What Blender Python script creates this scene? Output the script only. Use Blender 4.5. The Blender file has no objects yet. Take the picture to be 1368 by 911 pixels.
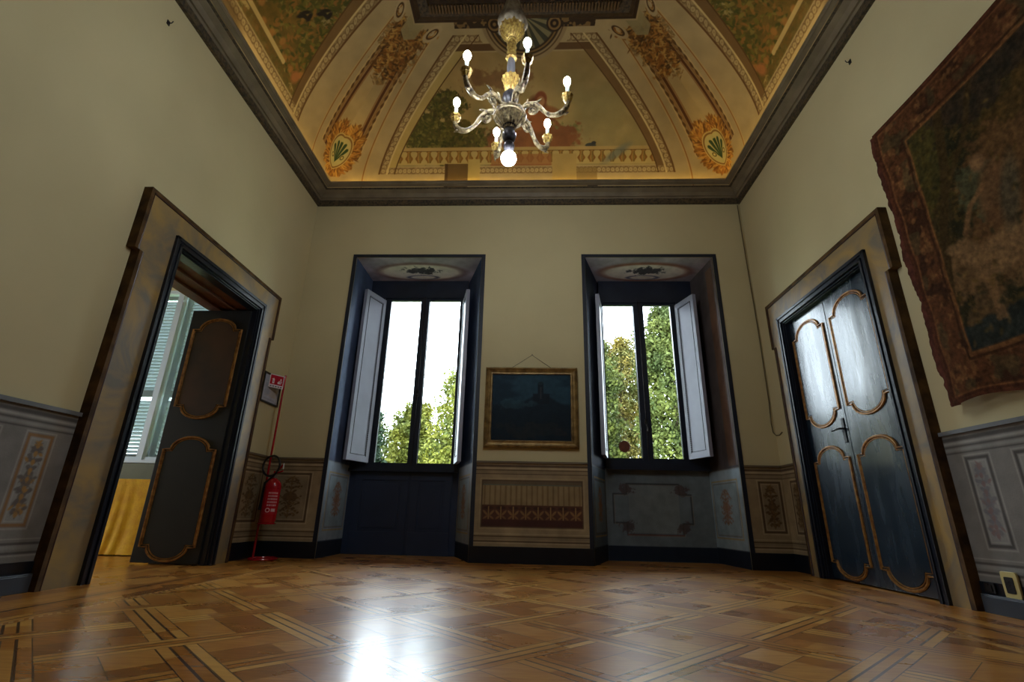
import bpy, bmesh, math, random
import numpy as np
from mathutils import Vector, Matrix
random.seed(7)
sc = bpy.context.scene
COL = sc.collection
PI = math.pi

# ------------------------------------------------------------------ camera
cam_d = bpy.data.cameras.new('camera'); cam = bpy.data.objects.new('camera', cam_d); COL.objects.link(cam)
cam_d.sensor_width = 36.0; cam_d.lens = 657.97 / 1368 * 36.0; cam_d.clip_start = 0.02; cam_d.clip_end = 300
yaw, pitch, roll = .0458, .3402, .0219
fw = Vector((-math.sin(yaw)*math.cos(pitch), math.cos(yaw)*math.cos(pitch), math.sin(pitch)))
rt = Vector((math.cos(yaw), math.sin(yaw), 0)); up = rt.cross(fw)
r2 = rt*math.cos(roll) + up*math.sin(roll); u2 = -rt*math.sin(roll) + up*math.cos(roll)
M = Matrix((r2, u2, -fw)).transposed().to_4x4(); M.translation = Vector((0, 0, .4758))
cam.matrix_world = M
sc.camera = cam

# ------------------------------------------------------------------ sky, sun, exposure
SKY = 14.0
w = bpy.data.worlds.new('sky'); sc.world = w; w.use_nodes = True
bg = w.node_tree.nodes['Background']
bg.inputs[0].default_value = (.80, .90, 1.0, 1); bg.inputs[1].default_value = SKY
sun_d = bpy.data.lights.new('sun', 'SUN'); sun = bpy.data.objects.new('sun', sun_d); COL.objects.link(sun)
sun_d.energy = 4.0; sun_d.angle = .02; sun_d.color = (1, .93, .78)
sun.rotation_euler = (math.radians(42), 0, math.radians(-28)); sun.location = (0, -6, 20)
# light portals in two windows and the added side opening: they emit nothing, they only steer the sampling of the sky
for nm_, loc_, rot_, sx_, sy_ in (('sky_portal', (-1.52, 6.56, 2.2), (-math.pi/2, 0, 0), 1.2, 2.4), ('sky_portal', (1.42, 6.56, 2.2), (-math.pi/2, 0, 0), 1.1, 2.4),
                                  ('sky_portal', (-8.1, 4.2, 1.9), (0, -math.pi/2, 0), 1.4, 1.6)):
    pd = bpy.data.lights.new(nm_, 'AREA'); pd.shape = 'RECTANGLE'; pd.size = sx_; pd.size_y = sy_; pd.cycles.is_portal = True
    po = bpy.data.objects.new(nm_, pd); COL.objects.link(po); po.location = loc_; po.rotation_euler = rot_
sc.view_settings.view_transform = 'Standard'; sc.view_settings.look = 'None'
sc.view_settings.gamma = 1; sc.view_settings.exposure = 0.0
sc.view_settings.use_curve_mapping = False
sc.cycles.max_bounces = 10; sc.cycles.diffuse_bounces = 6; sc.cycles.glossy_bounces = 4; sc.cycles.transparent_max_bounces = 12
sc.cycles.sample_clamp_indirect = 8.0
sc.cycles.use_denoising = True
LED = 27.0          # cornice strip strength
BULB = 300.0

# ------------------------------------------------------------------ room measures
D, L, R, H, DD, YB = 5.6, 2.942, 2.692, 4.384, 1.02, -.35
CX = (R - L) / 2
W1 = (-2.30, -.665); W2 = (.65, 2.25); WZ = 3.60; WY = 6.35   # window recess openings, inner plane

# ------------------------------------------------------------------ helpers
def lin(c):
    c = np.asarray(c, float) / 255.0
    return np.where(c <= .04045, c / 12.92, ((c + .055) / 1.055) ** 2.4)

def tag(o, label=None, cat=None, group=None, kind=None):
    if label: o['label'] = label
    if cat: o['category'] = cat
    if group: o['group'] = group
    if kind: o['kind'] = kind
    return o

def empty(name, loc=(0, 0, 0), rz=0, parent=None):
    o = bpy.data.objects.new(name, None); COL.objects.link(o); o.location = loc; o.rotation_euler = (0, 0, rz)
    o.empty_display_size = .1
    if parent: o.parent = parent
    return o

def copy_tree(o, parent=None):
    c = o.copy(); COL.objects.link(c)
    if parent: c.parent = parent
    for ch in list(o.children): copy_tree(ch, c)
    return c

class MB:
    """collects shapes into one mesh"""
    def __init__(s): s.v = []; s.f = []; s.m = []
    def add(s, vs, fs, mi=0):
        b = len(s.v); s.v += [tuple(v) for v in vs]; s.f += [tuple(b + i for i in f) for f in fs]; s.m += [mi] * len(fs); return s
    def box(s, x0, x1, y0, y1, z0, z1, mi=0):
        vs = [(x, y, z) for x in (x0, x1) for y in (y0, y1) for z in (z0, z1)]
        return s.add(vs, [(0, 1, 3, 2), (4, 6, 7, 5), (0, 4, 5, 1), (2, 3, 7, 6), (0, 2, 6, 4), (1, 5, 7, 3)], mi)
    def prism(s, poly, fn, d, mi=0):
        """poly list of 2D points; fn(a,b,depth)->xyz"""
        n = len(poly)
        vs = [fn(a, b, 0) for a, b in poly] + [fn(a, b, d) for a, b in poly]
        fs = [tuple(range(n)), tuple(range(2*n-1, n-1, -1))] + [(i, n+i, n+(i+1) % n, (i+1) % n) for i in range(n)]
        return s.add(vs, fs, mi)
    def tube(s, pts, rad, n=8, mi=0, closed=False, cap=True):
        pts = [Vector(p) for p in pts]; k = len(pts)
        rr = rad if isinstance(rad, (list, tuple)) else [rad]*k
        t0 = (pts[1]-pts[0]).normalized(); ref = Vector((0, 0, 1)) if abs(t0.z) < .9 else Vector((1, 0, 0))
        nrm = (ref - t0*ref.dot(t0)).normalized(); vs = []
        for i, p in enumerate(pts):
            a = pts[(i-1) % k] if (closed or i > 0) else pts[i]; b = pts[(i+1) % k] if (closed or i < k-1) else pts[i]
            t = (b-a).normalized(); nrm = (nrm - t*nrm.dot(t)).normalized(); bi = t.cross(nrm)
            for j in range(n):
                an = 2*PI*j/n; vs.append(p + (nrm*math.cos(an) + bi*math.sin(an))*rr[i])
        fs = []
        for i in range(k if closed else k-1):
            for j in range(n):
                a0 = i*n+j; a1 = i*n+(j+1) % n; b0 = ((i+1) % k)*n+j; b1 = ((i+1) % k)*n+(j+1) % n
                fs.append((a0, a1, b1, b0))
        if cap and not closed: fs += [tuple(range(n-1, -1, -1)), tuple(range((k-1)*n, k*n))]
        return s.add(vs, fs, mi)
    def lathe(s, prof, c=(0, 0, 0), n=24, mi=0, rib=None):
        """prof: (r,z) list; rib=(count,depth)"""
        vs = []; fs = []
        for r, z in prof:
            for j in range(n):
                an = 2*PI*j/n; q = r*(1 + (rib[1]*math.cos(rib[0]*an) if rib else 0)); vs.append((c[0]+q*math.cos(an), c[1]+q*math.sin(an), c[2]+z))
        for i in range(len(prof)-1):
            for j in range(n): fs.append((i*n+j, i*n+(j+1) % n, (i+1)*n+(j+1) % n, (i+1)*n+j))
        fs += [tuple(range(n-1, -1, -1)), tuple(range((len(prof)-1)*n, len(prof)*n))]
        return s.add(vs, fs, mi)
    def sphere(s, c, r, n=16, sz=1, mi=0):
        return s.lathe([(max(r*math.sin(PI*i/10), 1e-4), -r*sz*math.cos(PI*i/10)) for i in range(11)], c, n, mi)
    def build(s, name, mat, parent=None, smooth=False, bevel=0):
        me = bpy.data.meshes.new(name); me.from_pydata(s.v, [], s.f)
        for m in (mat if isinstance(mat, (list, tuple)) else [mat]): me.materials.append(m)
        me.polygons.foreach_set('material_index', s.m)
        bm = bmesh.new(); bm.from_mesh(me); bmesh.ops.recalc_face_normals(bm, faces=bm.faces); bm.to_mesh(me); bm.free()
        if smooth: me.polygons.foreach_set('use_smooth', [True]*len(me.polygons))
        o = bpy.data.objects.new(name, me); COL.objects.link(o)
        if parent: o.parent = parent
        if bevel:
            b = o.modifiers.new('bevel', 'BEVEL'); b.width = bevel; b.segments = 2; b.limit_method = 'ANGLE'
        if smooth and smooth != 'all':
            me.set_sharp_from_angle(angle=math.radians(smooth if not isinstance(smooth, bool) else 40))
        return o

# --- node materials
def newmat(name):
    m = bpy.data.materials.new(name); m.use_nodes = True
    return m, m.node_tree, m.node_tree.nodes['Principled BSDF']

def pm(name, rgb, rough=.6, metal=0, var=.15, scale=6, bump=0, bscale=60, spec=.5, coat=0, rgb2=None):
    m, nt, b = newmat(name); N = nt.nodes; K = nt.links
    c = lin(rgb); c2 = lin(rgb2) if rgb2 is not None else c*(1-var)
    tc = N.new('ShaderNodeNewGeometry')
    nz = N.new('ShaderNodeTexNoise'); nz.inputs['Scale'].default_value = scale; nz.inputs['Detail'].default_value = 5; K.new(tc.outputs['Position'], nz.inputs['Vector'])
    mr = N.new('ShaderNodeMapRange'); mr.inputs[1].default_value = .35; mr.inputs[2].default_value = .65; K.new(nz.outputs[0], mr.inputs[0])
    mx = N.new('ShaderNodeMix'); mx.data_type = 'RGBA'; K.new(mr.outputs[0], mx.inputs[0])
    mx.inputs[6].default_value = (*c, 1); mx.inputs[7].default_value = (*c2, 1)
    K.new(mx.outputs[2], b.inputs['Base Color'])
    b.inputs['Roughness'].default_value = rough; b.inputs['Metallic'].default_value = metal; b.inputs['Specular IOR Level'].default_value = spec
    b.inputs['Coat Weight'].default_value = coat; b.inputs['Coat Roughness'].default_value = .1
    if bump:
        n2 = N.new('ShaderNodeTexNoise'); n2.inputs['Scale'].default_value = bscale; n2.inputs['Detail'].default_value = 4; K.new(tc.outputs['Position'], n2.inputs['Vector'])
        bp = N.new('ShaderNodeBump'); bp.inputs['Strength'].default_value = bump; bp.inputs['Distance'].default_value = .01
        K.new(n2.outputs[0], bp.inputs['Height']); K.new(bp.outputs[0], b.inputs['Normal'])
    return m

def paintmat(name, rough=.7, var=.18, scale=9, bump=.15, bscale=80, spec=.3):
    m, nt, b = newmat(name); N = nt.nodes; K = nt.links
    at = N.new('ShaderNodeAttribute'); at.attribute_name = 'Col'
    tc = N.new('ShaderNodeNewGeometry')
    nz = N.new('ShaderNodeTexNoise'); nz.inputs['Scale'].default_value = scale; nz.inputs['Detail'].default_value = 6; K.new(tc.outputs['Position'], nz.inputs['Vector'])
    mr = N.new('ShaderNodeMapRange'); mr.inputs[1].default_value = .3; mr.inputs[2].default_value = .7; mr.inputs[3].default_value = 1-var; mr.inputs[4].default_value = 1+var*.5; K.new(nz.outputs[0], mr.inputs[0])
    mx = N.new('ShaderNodeVectorMath'); mx.operation = 'SCALE'; K.new(at.outputs['Color'], mx.inputs[0]); K.new(mr.outputs[0], mx.inputs['Scale'])
    K.new(mx.outputs[0], b.inputs['Base Color']); b.inputs['Roughness'].default_value = rough; b.inputs['Specular IOR Level'].default_value = spec
    n2 = N.new('ShaderNodeTexNoise'); n2.inputs['Scale'].default_value = bscale; K.new(tc.outputs['Position'], n2.inputs['Vector'])
    bp = N.new('ShaderNodeBump'); bp.inputs['Strength'].default_value = bump; bp.inputs['Distance'].default_value = .008
    K.new(n2.outputs[0], bp.inputs['Height']); K.new(bp.outputs[0], b.inputs['Normal'])
    return m

def emit(name, rgb, s):
    m = bpy.data.materials.new(name); m.use_nodes = True; nt = m.node_tree; nt.nodes.clear()
    e = nt.nodes.new('ShaderNodeEmission'); o = nt.nodes.new('ShaderNodeOutputMaterial')
    e.inputs[0].default_value = (*rgb, 1); e.inputs[1].default_value = s; nt.links.new(e.outputs[0], o.inputs[0]); return m

# --- 2D painting on a grid of vertices
_rng = np.random.default_rng(3)
def fbm(X, Y, scale, seed=0, octv=4):
    out = np.zeros(X.shape); amp = 1; tot = 0
    for o in range(octv):
        g = np.random.default_rng(seed*17+o).random((64, 64)); f = scale*2**o
        x = X*f + 13.7*o; y = Y*f + 7.1*o; xi = np.floor(x).astype(int); yi = np.floor(y).astype(int)
        u = x-xi; v = y-yi; u = u*u*(3-2*u); v = v*v*(3-2*v)
        a = g[xi % 64, yi % 64]; b = g[(xi+1) % 64, yi % 64]; c = g[xi % 64, (yi+1) % 64]; d = g[(xi+1) % 64, (yi+1) % 64]
        out += amp*(a*(1-u)*(1-v)+b*u*(1-v)+c*(1-u)*v+d*u*v); tot += amp; amp *= .5
    return out/tot
def ss(a, b, x): t = np.clip((x-a)/(b-a), 0, 1); return t*t*(3-2*t)

class Cv:
    def __init__(s, X, Y, base, aa=.004):
        s.X = X; s.Y = Y; s.aa = aa; s.img = np.ones(X.shape+(3,))*np.array(base, float)
    def put(s, m, c):
        m = np.clip(m, 0, 1)[..., None]; s.img = s.img*(1-m) + np.array(c, float)*m
    def sd(s, d): return np.clip(.5 - d/(2*s.aa), 0, 1)          # inside where d<0
    def rect(s, x0, x1, y0, y1, c, a=1):
        d = np.maximum(np.maximum(x0-s.X, s.X-x1), np.maximum(y0-s.Y, s.Y-y1)); s.put(s.sd(d)*a, c)
    def frame(s, x0, x1, y0, y1, w, c, a=1):
        d = np.maximum(np.maximum(x0-s.X, s.X-x1), np.maximum(y0-s.Y, s.Y-y1)); s.put(s.sd(np.abs(d)-w/2)*a, c)
    def bevelframe(s, x0, x1, y0, y1, w, dark, light):            # painted moulding lines
        s.line((x0, y0), (x0, y1), w, dark); s.line((x0, y1), (x1, y1), w, dark); s.line((x1, y1), (x1, y0), w, light); s.line((x1, y0), (x0, y0), w, light)
    def segd(s, p, q):
        px, py = p; dx, dy = q[0]-px, q[1]-py; l2 = dx*dx+dy*dy+1e-12
        t = np.clip(((s.X-px)*dx+(s.Y-py)*dy)/l2, 0, 1); return np.hypot(s.X-px-t*dx, s.Y-py-t*dy)
    def line(s, p, q, w, c, a=1): s.put(s.sd(s.segd(p, q)-w/2)*a, c)
    def poly(s, pts, w, c, a=1):
        d = None
        for p, q in zip(pts[:-1], pts[1:]):
            e = s.segd(p, q); d = e if d is None else np.minimum(d, e)
        s.put(s.sd(d-w/2)*a, c)
    def ell(s, cx, cy, rx, ry, c, a=1, rot=0, soft=0):
        x = s.X-cx; y = s.Y-cy; cr, sr = math.cos(rot), math.sin(rot); u = (x*cr+y*sr)/rx; v = (-x*sr+y*cr)/ry
        d = (np.hypot(u, v)-1)*min(rx, ry)
        s.put((np.clip(.5-d/(2*max(s.aa, soft)), 0, 1))*a, c)
    def ring(s, cx, cy, rx, ry, w, c, a=1):
        d = (np.hypot((s.X-cx)/rx, (s.Y-cy)/ry)-1)*min(rx, ry); s.put(s.sd(np.abs(d)-w/2)*a, c)
    def blob(s, cx, cy, rx, ry, cols, a=1, seed=0, fs=14, thr=.5):
        n = fbm(s.X, s.Y, fs, seed, 4); d = np.hypot((s.X-cx)/rx, (s.Y-cy)/ry)
        n = n*.65+.35*fbm(s.X, s.Y, fs*3.3, seed+9, 3); m = ss(thr-.07, thr+.09, n + (1-d)*.45); n2 = fbm(s.X+5, s.Y, fs*2, seed+3, 3)
        c = np.array(cols[0], float)*(1-n2[..., None]) + np.array(cols[1], float)*n2[..., None]
        m = (m*a)[..., None]; s.img = s.img*(1-m)+c*m
    def dab(s, cx, cy, rx, ry, c, a=1, rot=0, ix=0):
        """one small brush leaf, worked out only near its place; ix is how far X shifts at that row"""
        m = max(rx, ry)+.02; j0, j1 = np.searchsorted(s.Y[:, 0], (cy-m, cy+m))
        if j1 <= j0: return
        r0 = s.X[(j0+j1)//2 if (j0+j1)//2 < s.X.shape[0] else -1]; i0, i1 = np.searchsorted(r0, (cx-m-.06, cx+m+.06))
        if i1 <= i0: return
        x = s.X[j0:j1, i0:i1]-cx; y = s.Y[j0:j1, i0:i1]-cy; cr, sr = math.cos(rot), math.sin(rot)
        d = (np.hypot((x*cr+y*sr)/rx, (-x*sr+y*cr)/ry)-1)*min(rx, ry); k = np.clip(.5-d/(2*s.aa), 0, 1)[..., None]*a
        s.img[j0:j1, i0:i1] = s.img[j0:j1, i0:i1]*(1-k)+np.array(c, float)*k
    def dabs(s, cx, cy, sx, sy, n, cols, r=.022, seed=0, a=.85):
        rs = random.Random(seed)
        for _ in range(n):
            q = math.sqrt(rs.random()); an = rs.random()*2*PI; k = rs.uniform(.5, 1.3)
            s.dab(cx+sx*q*math.cos(an), cy+sy*q*math.sin(an), r*k, r*k*rs.uniform(.35, .6), cols[int(rs.random()*len(cols))], a, rs.uniform(0, PI))
    def noise(s, sc_, amt, seed=1):
        n = fbm(s.X, s.Y, sc_, seed, 5)-.5; s.img = s.img*(1+n[..., None]*amt*2)

def gridmesh(name, P, cv, mat, parent=None, smooth=True):
    ny, nx = cv.X.shape; V = P.reshape(-1, 3)
    me = bpy.data.meshes.new(name)
    i = np.arange(ny-1)[:, None]*nx + np.arange(nx-1)[None]; F = np.stack([i, i+1, i+nx+1, i+nx], -1).reshape(-1, 4)
    me.vertices.add(len(V)); me.vertices.foreach_set('co', V.astype(np.float32).ravel())
    me.loops.add(F.size); me.loops.foreach_set('vertex_index', F.astype(np.int32).ravel())
    me.polygons.add(len(F)); me.polygons.foreach_set('loop_start', (np.arange(len(F))*4).astype(np.int32)); me.polygons.foreach_set('loop_total', np.full(len(F), 4, np.int32))
    me.update(calc_edges=True); me.validate()
    ca = me.color_attributes.new('Col', 'FLOAT_COLOR', 'POINT')
    c = np.ones((len(V), 4), np.float32); c[:, :3] = lin(np.clip(cv.img, 0, 255)).reshape(-1, 3); ca.data.foreach_set('color', c.ravel())
    me.materials.append(mat)
    if smooth: me.polygons.foreach_set('use_smooth', np.ones(len(F), bool))
    o = bpy.data.objects.new(name, me); COL.objects.link(o)
    if parent: o.parent = parent
    return o

def canvas(x0, x1, y0, y1, res, base):
    nx = max(2, int((x1-x0)/res)+1); ny = max(2, int((y1-y0)/res)+1)
    X, Y = np.meshgrid(np.linspace(x0, x1, nx), np.linspace(y0, y1, ny)); return Cv(X, Y, base, res*.6)

def wallpaint(name, plane, cv, mat, parent=None, back=0.0):
    """plane(X,Y)->(x,y,z) arrays"""
    P = np.stack(np.broadcast_arrays(*plane(cv.X, cv.Y)), -1); return gridmesh(name, P, cv, mat, parent, smooth=False)

def struct(o): o['kind'] = 'structure'; return o

# ------------------------------------------------------------------ materials
M_ = {}
M_['wall'] = pm('wall_plaster', (198, 184, 142), .85, var=.07, scale=1.3, bump=.25, bscale=5)
M_['paint'] = paintmat('wall_painting'); M_['fresco'] = paintmat('fresco', .8, .12, 5, .1)
M_['cloth'] = paintmat('woven_wool', .95, .35, 30, .6, 300, .1)
M_['pic'] = paintmat('old_canvas', .6, .15, 20, .2, 200, .15)
M_['navy'] = pm('navy_gloss_paint', (21, 26, 38), .3, var=.3, scale=5, bump=.2, bscale=30)
M_['black'] = pm('black_skirting_paint', (20, 24, 32), .35, var=.3, scale=8, bump=.1, bscale=30)
M_['cornice'] = pm('cornice_paint', (122, 108, 84), .6, var=.2, scale=4, rgb2=(100, 88, 68))
M_['cornice_dark'] = pm('cornice_ornament', (88, 74, 50), .65, scale=38, rgb2=(42, 36, 30))
M_['marble'] = pm('painted_marble', (160, 130, 76), .4, scale=2.4, rgb2=(116, 106, 90), bump=.1, bscale=20)
M_['marble'].node_tree.nodes['Noise Texture'].inputs['Distortion'].default_value = 2.2
M_['marble'].node_tree.nodes['Noise Texture'].inputs['Detail'].default_value = 8
M_['brown'] = pm('brown_casing_edge', (96, 70, 38), .75, scale=9, rgb2=(56, 40, 24), spec=.2)
M_['red_line'] = pm('oxblood_bead', (64, 38, 34), .4)
M_['gold'] = pm('gilt_moulding', (172, 124, 62), .34, .35, scale=25, rgb2=(120, 78, 36))
M_['goldpale'] = pm('gilt_picture_frame', (150, 122, 72), .35, .5, scale=14, rgb2=(104, 80, 44), bump=.3, bscale=60)
M_['shutter'] = pm('grey_lilac_paint', (150, 152, 166), .4, var=.08, scale=6)
M_['bead'] = pm('dark_bead', (40, 34, 36), .4)
M_['sash'] = pm('dark_sash_paint', (34, 41, 56), .35, var=.3)
M_['iron'] = pm('iron', (52, 50, 50), .35, .8)
M_['white'] = pm('white_window_paint', (200, 214, 222), .4, var=.05)
M_['louver'] = pm('grey_louver_paint', (168, 178, 182), .5, var=.1)
M_['red'] = pm('red_enamel', (165, 14, 26), .25, var=.1, coat=.4)
M_['rubber'] = pm('black_rubber', (18, 18, 19), .45)
M_['stonebit'] = pm('brown_soffit', (112, 72, 44), .6, rgb2=(82, 50, 30), scale=5)
M_['cream'] = pm('cream_plastic', (206, 190, 128), .35, var=.05)
M_['slate'] = pm('slate_paint', (58, 66, 76), .4, var=.1)
M_['olive'] = pm('olive_paint', (92, 92, 50), .55, var=.15)
M_['bulb'] = emit('bulb_glow', (.86, .94, 1.0), BULB)
M_['led'] = emit('cornice_light', (1.0, .68, .20), LED)

def mat_glass():
    m = bpy.data.materials.new('window_glass'); m.use_nodes = True; nt = m.node_tree; nt.nodes.clear(); N = nt.nodes; K = nt.links
    t = N.new('ShaderNodeBsdfTransparent'); g = N.new('ShaderNodeBsdfGlossy'); g.inputs['Roughness'].default_value = .02
    f = N.new('ShaderNodeFresnel'); f.inputs[0].default_value = 1.3; mx = N.new('ShaderNodeMixShader'); o = N.new('ShaderNodeOutputMaterial')
    t.inputs[0].default_value = (.95, .97, .97, 1)
    K.new(f.outputs[0], mx.inputs[0]); K.new(t.outputs[0], mx.inputs[1]); K.new(g.outputs[0], mx.inputs[2]); K.new(mx.outputs[0], o.inputs[0]); return m
M_['glass'] = mat_glass()

def mat_leafdoor():
    m, nt, b = newmat('lacquered_door_paint'); N = nt.nodes; K = nt.links
    g = N.new('ShaderNodeNewGeometry'); mp = N.new('ShaderNodeMapping'); mp.inputs['Scale'].default_value = (4, 4, .8); K.new(g.outputs['Position'], mp.inputs[0])
    n = N.new('ShaderNodeTexNoise'); n.inputs['Scale'].default_value = 2.0; n.inputs['Detail'].default_value = 6; K.new(mp.outputs[0], n.inputs['Vector'])
    r = N.new('ShaderNodeValToRGB'); e = r.color_ramp.elements
    e[0].position = .3; e[0].color = (*lin((22, 34, 44)), 1); e[1].position = .75; e[1].color = (*lin((40, 54, 66)), 1); K.new(n.outputs[0], r.inputs[0]); K.new(r.outputs[0], b.inputs['Base Color'])
    mr = N.new('ShaderNodeMapRange'); mr.inputs[1].default_value = .3; mr.inputs[2].default_value = .7; mr.inputs[3].default_value = .16; mr.inputs[4].default_value = .34; K.new(n.outputs[0], mr.inputs[0]); K.new(mr.outputs[0], b.inputs['Roughness'])
    bp = N.new('ShaderNodeBump'); bp.inputs['Strength'].default_value = .25; bp.inputs['Distance'].default_value = .01; K.new(n.outputs[0], bp.inputs['Height']); K.new(bp.outputs[0], b.inputs['Normal'])
    b.inputs['Specular IOR Level'].default_value = .8; b.inputs['Coat Weight'].default_value = .35; b.inputs['Coat Roughness'].default_value = .12
    return m
M_['lacquer'] = mat_leafdoor()
M_['leafdark'] = pm('dark_green_door_paint', (24, 26, 25), .5, rgb2=(16, 18, 19), scale=4)
M_['leafbrown'] = pm('brown_door_panel', (70, 44, 22), .5, rgb2=(46, 32, 20), scale=3)

def mat_floor():
    m, nt, b = newmat('parquet'); N = nt.nodes; K = nt.links
    def mt(op, a, c=None, d=None):
        n = N.new('ShaderNodeMath'); n.operation = op
        for i, v in enumerate((a, c, d)):
            if v is None: continue
            if isinstance(v, (int, float)): n.inputs[i].default_value = v
            else: K.new(v, n.inputs[i])
        return n.outputs[0]
    def sel(c, a, d):           # c? a : d
        return mt('ADD', mt('MULTIPLY', c, a), mt('MULTIPLY', mt('SUBTRACT', 1.0, c), d))
    g = N.new('ShaderNodeNewGeometry'); sp = N.new('ShaderNodeSeparateXYZ'); K.new(g.outputs['Position'], sp.inputs[0]); x, y = sp.outputs[0], sp.outputs[1]
    s2 = 1/math.sqrt(2); P = .455; Wd = .135
    a = mt('MULTIPLY', mt('ADD', x, y), s2); c = mt('MULTIPLY', mt('SUBTRACT', x, y), s2)
    ua = mt('DIVIDE', mt('SUBTRACT', a, .513-P/2), P); uc = mt('DIVIDE', mt('SUBTRACT', c, -2.41-P/2), P)
    ia, ic = mt('FLOOR', ua), mt('FLOOR', uc); la = mt('MULTIPLY', mt('SUBTRACT', mt('FRACT', ua), .5), P); lc = mt('MULTIPLY', mt('SUBTRACT', mt('FRACT', uc), .5), P)
    sa = mt('LESS_THAN', mt('ABSOLUTE', la), Wd/2); sc_ = mt('LESS_THAN', mt('ABSOLUTE', lc), Wd/2)
    par = mt('MODULO', mt('ADD', mt('ADD', ia, ic), 200), 2.0)
    both = mt('MULTIPLY', sa, sc_)
    useA = mt('ADD', mt('MULTIPLY', sa, mt('SUBTRACT', 1.0, sc_)), mt('MULTIPLY', both, par))
    useC = mt('ADD', mt('MULTIPLY', sc_, mt('SUBTRACT', 1.0, sa)), mt('MULTIPLY', both, mt('SUBTRACT', 1.0, par)))
    strip = mt('MAXIMUM', sa, sc_)
    sl = sel(useA, la, lc)                       # position across strip
    k = mt('ABSOLUTE', sl)
    dl = mt('MAXIMUM', mt('LESS_THAN', mt('ABSOLUTE', mt('SUBTRACT', k, Wd/6)), .0050), mt('GREATER_THAN', k, Wd/2-.004))
    slat = mt('FLOOR', mt('DIVIDE', mt('ADD', sl, Wd/2), Wd/3))
    # interior cell between strips
    va = mt('SUBTRACT', ua, .5); vc = mt('SUBTRACT', uc, .5)
    ja, jc = mt('FLOOR', va), mt('FLOOR', vc)
    ma = mt('DIVIDE', mt('SUBTRACT', mt('MULTIPLY', mt('FRACT', va), P), Wd/2), P-Wd); mc = mt('DIVIDE', mt('SUBTRACT', mt('MULTIPLY', mt('FRACT', vc), P), Wd/2), P-Wd)
    par2 = mt('MODULO', mt('ADD', mt('ADD', ja, jc), 200), 2.0)
    mm = sel(par2, ma, mc); mo = sel(par2, mc, ma)
    pl = mt('FLOOR', mt('MULTIPLY', mm, 2.0)); 
    cut = mt('GREATER_THAN', mo, sel(pl, .66, .36))
    pe = mt('LESS_THAN', mt('ABSOLUTE', mt('SUBTRACT', mt('FRACT', mt('ADD', mt('MULTIPLY', mm, 2.0), .5)), .5)), .012)
    # ids
    wn = N.new('ShaderNodeTexWhiteNoise'); wn.noise_dimensions = '3D'; cb = N.new('ShaderNodeCombineXYZ')
    idx = sel(strip, mt('ADD', mt('MULTIPLY', ia, 7.0), slat), mt('ADD', mt('MULTIPLY', ja, 5.0), pl))
    idy = sel(strip, mt('ADD', mt('MULTIPLY', ic, 3.0), useA), mt('ADD', mt('MULTIPLY', jc, 11.0), cut))
    # border
    dw = mt('MINIMUM', mt('MINIMUM', mt('ADD', x, L), mt('SUBTRACT', R, x)), mt('MINIMUM', mt('SUBTRACT', D, y), mt('SUBTRACT', y, YB)))
    bor = mt('LESS_THAN', dw, .74)
    bi = mt('FLOOR', mt('DIVIDE', dw, .1)); bl = mt('FLOOR', mt('ADD', mt('MULTIPLY', mt('ADD', x, y), 1.1), mt('MULTIPLY', bi, .37)))
    idx = sel(bor, bi, idx); idy = sel(bor, bl, idy)
    K.new(mt('ADD', mt('ROUND', idx), .37), cb.inputs[0]); K.new(mt('ADD', mt('ROUND', idy), .61), cb.inputs[1]); K.new(mt('ADD', mt('ROUND', strip), .23), cb.inputs[2]); K.new(cb.outputs[0], wn.inputs['Vector'])
    ln1 = mt('LESS_THAN', mt('ABSOLUTE', mt('SUBTRACT', dw, .46)), .012)
    dot = mt('MULTIPLY', mt('LESS_THAN', mt('ABSOLUTE', mt('SUBTRACT', dw, .715)), .014), mt('GREATER_THAN', mt('FRACT', mt('MULTIPLY', mt('ADD', x, y), 22.0)), .5))
    ln2 = mt('LESS_THAN', mt('ABSOLUTE', mt('SUBTRACT', dw, .66)), .006)
    seam = mt('LESS_THAN', mt('ABSOLUTE', mt('SUBTRACT', mt('FRACT', mt('DIVIDE', dw, .1)), .5)), .47)
    dark = sel(bor, mt('MAXIMUM', mt('MAXIMUM', ln1, ln2), mt('MULTIPLY', mt('SUBTRACT', 1.0, seam), .5)), sel(strip, dl, pe))
    # grain
    mp = N.new('ShaderNodeMapping'); mp.inputs['Rotation'].default_value = (0, 0, PI/4); mp.inputs['Scale'].default_value = (3, 26, 3); K.new(g.outputs['Position'], mp.inputs[0])
    gr = N.new('ShaderNodeTexNoise'); gr.inputs['Scale'].default_value = 2.2; gr.inputs['Detail'].default_value = 6; gr.inputs['Distortion'].default_value = .15; K.new(mp.outputs[0], gr.inputs['Vector'])
    tone = mt('ADD', mt('ADD', .06, mt('MULTIPLY', wn.outputs['Value'], .38)), mt('ADD', .04, mt('MULTIPLY', gr.outputs[0], .46)))
    tone = mt('ADD', tone, mt('MULTIPLY', mt('MULTIPLY', strip, mt('SUBTRACT', 1.0, bor)), .12))
    tone = mt('SUBTRACT', tone, .02)
    rp = N.new('ShaderNodeValToRGB'); e = rp.color_ramp.elements; e[0].position = .1; e[0].color = (*lin((96, 50, 16)), 1); e[1].position = .95; e[1].color = (*lin((240, 186, 92)), 1)
    q = rp.color_ramp.elements.new(.5); q.color = (*lin((182, 116, 42)), 1); K.new(tone, rp.inputs[0])
    mx = N.new('ShaderNodeMix'); mx.data_type = 'RGBA'; K.new(mt('MULTIPLY', dark, .9), mx.inputs[0]); K.new(rp.outputs[0], mx.inputs[6]); mx.inputs[7].default_value = (*lin((48, 26, 12)), 1)
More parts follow.
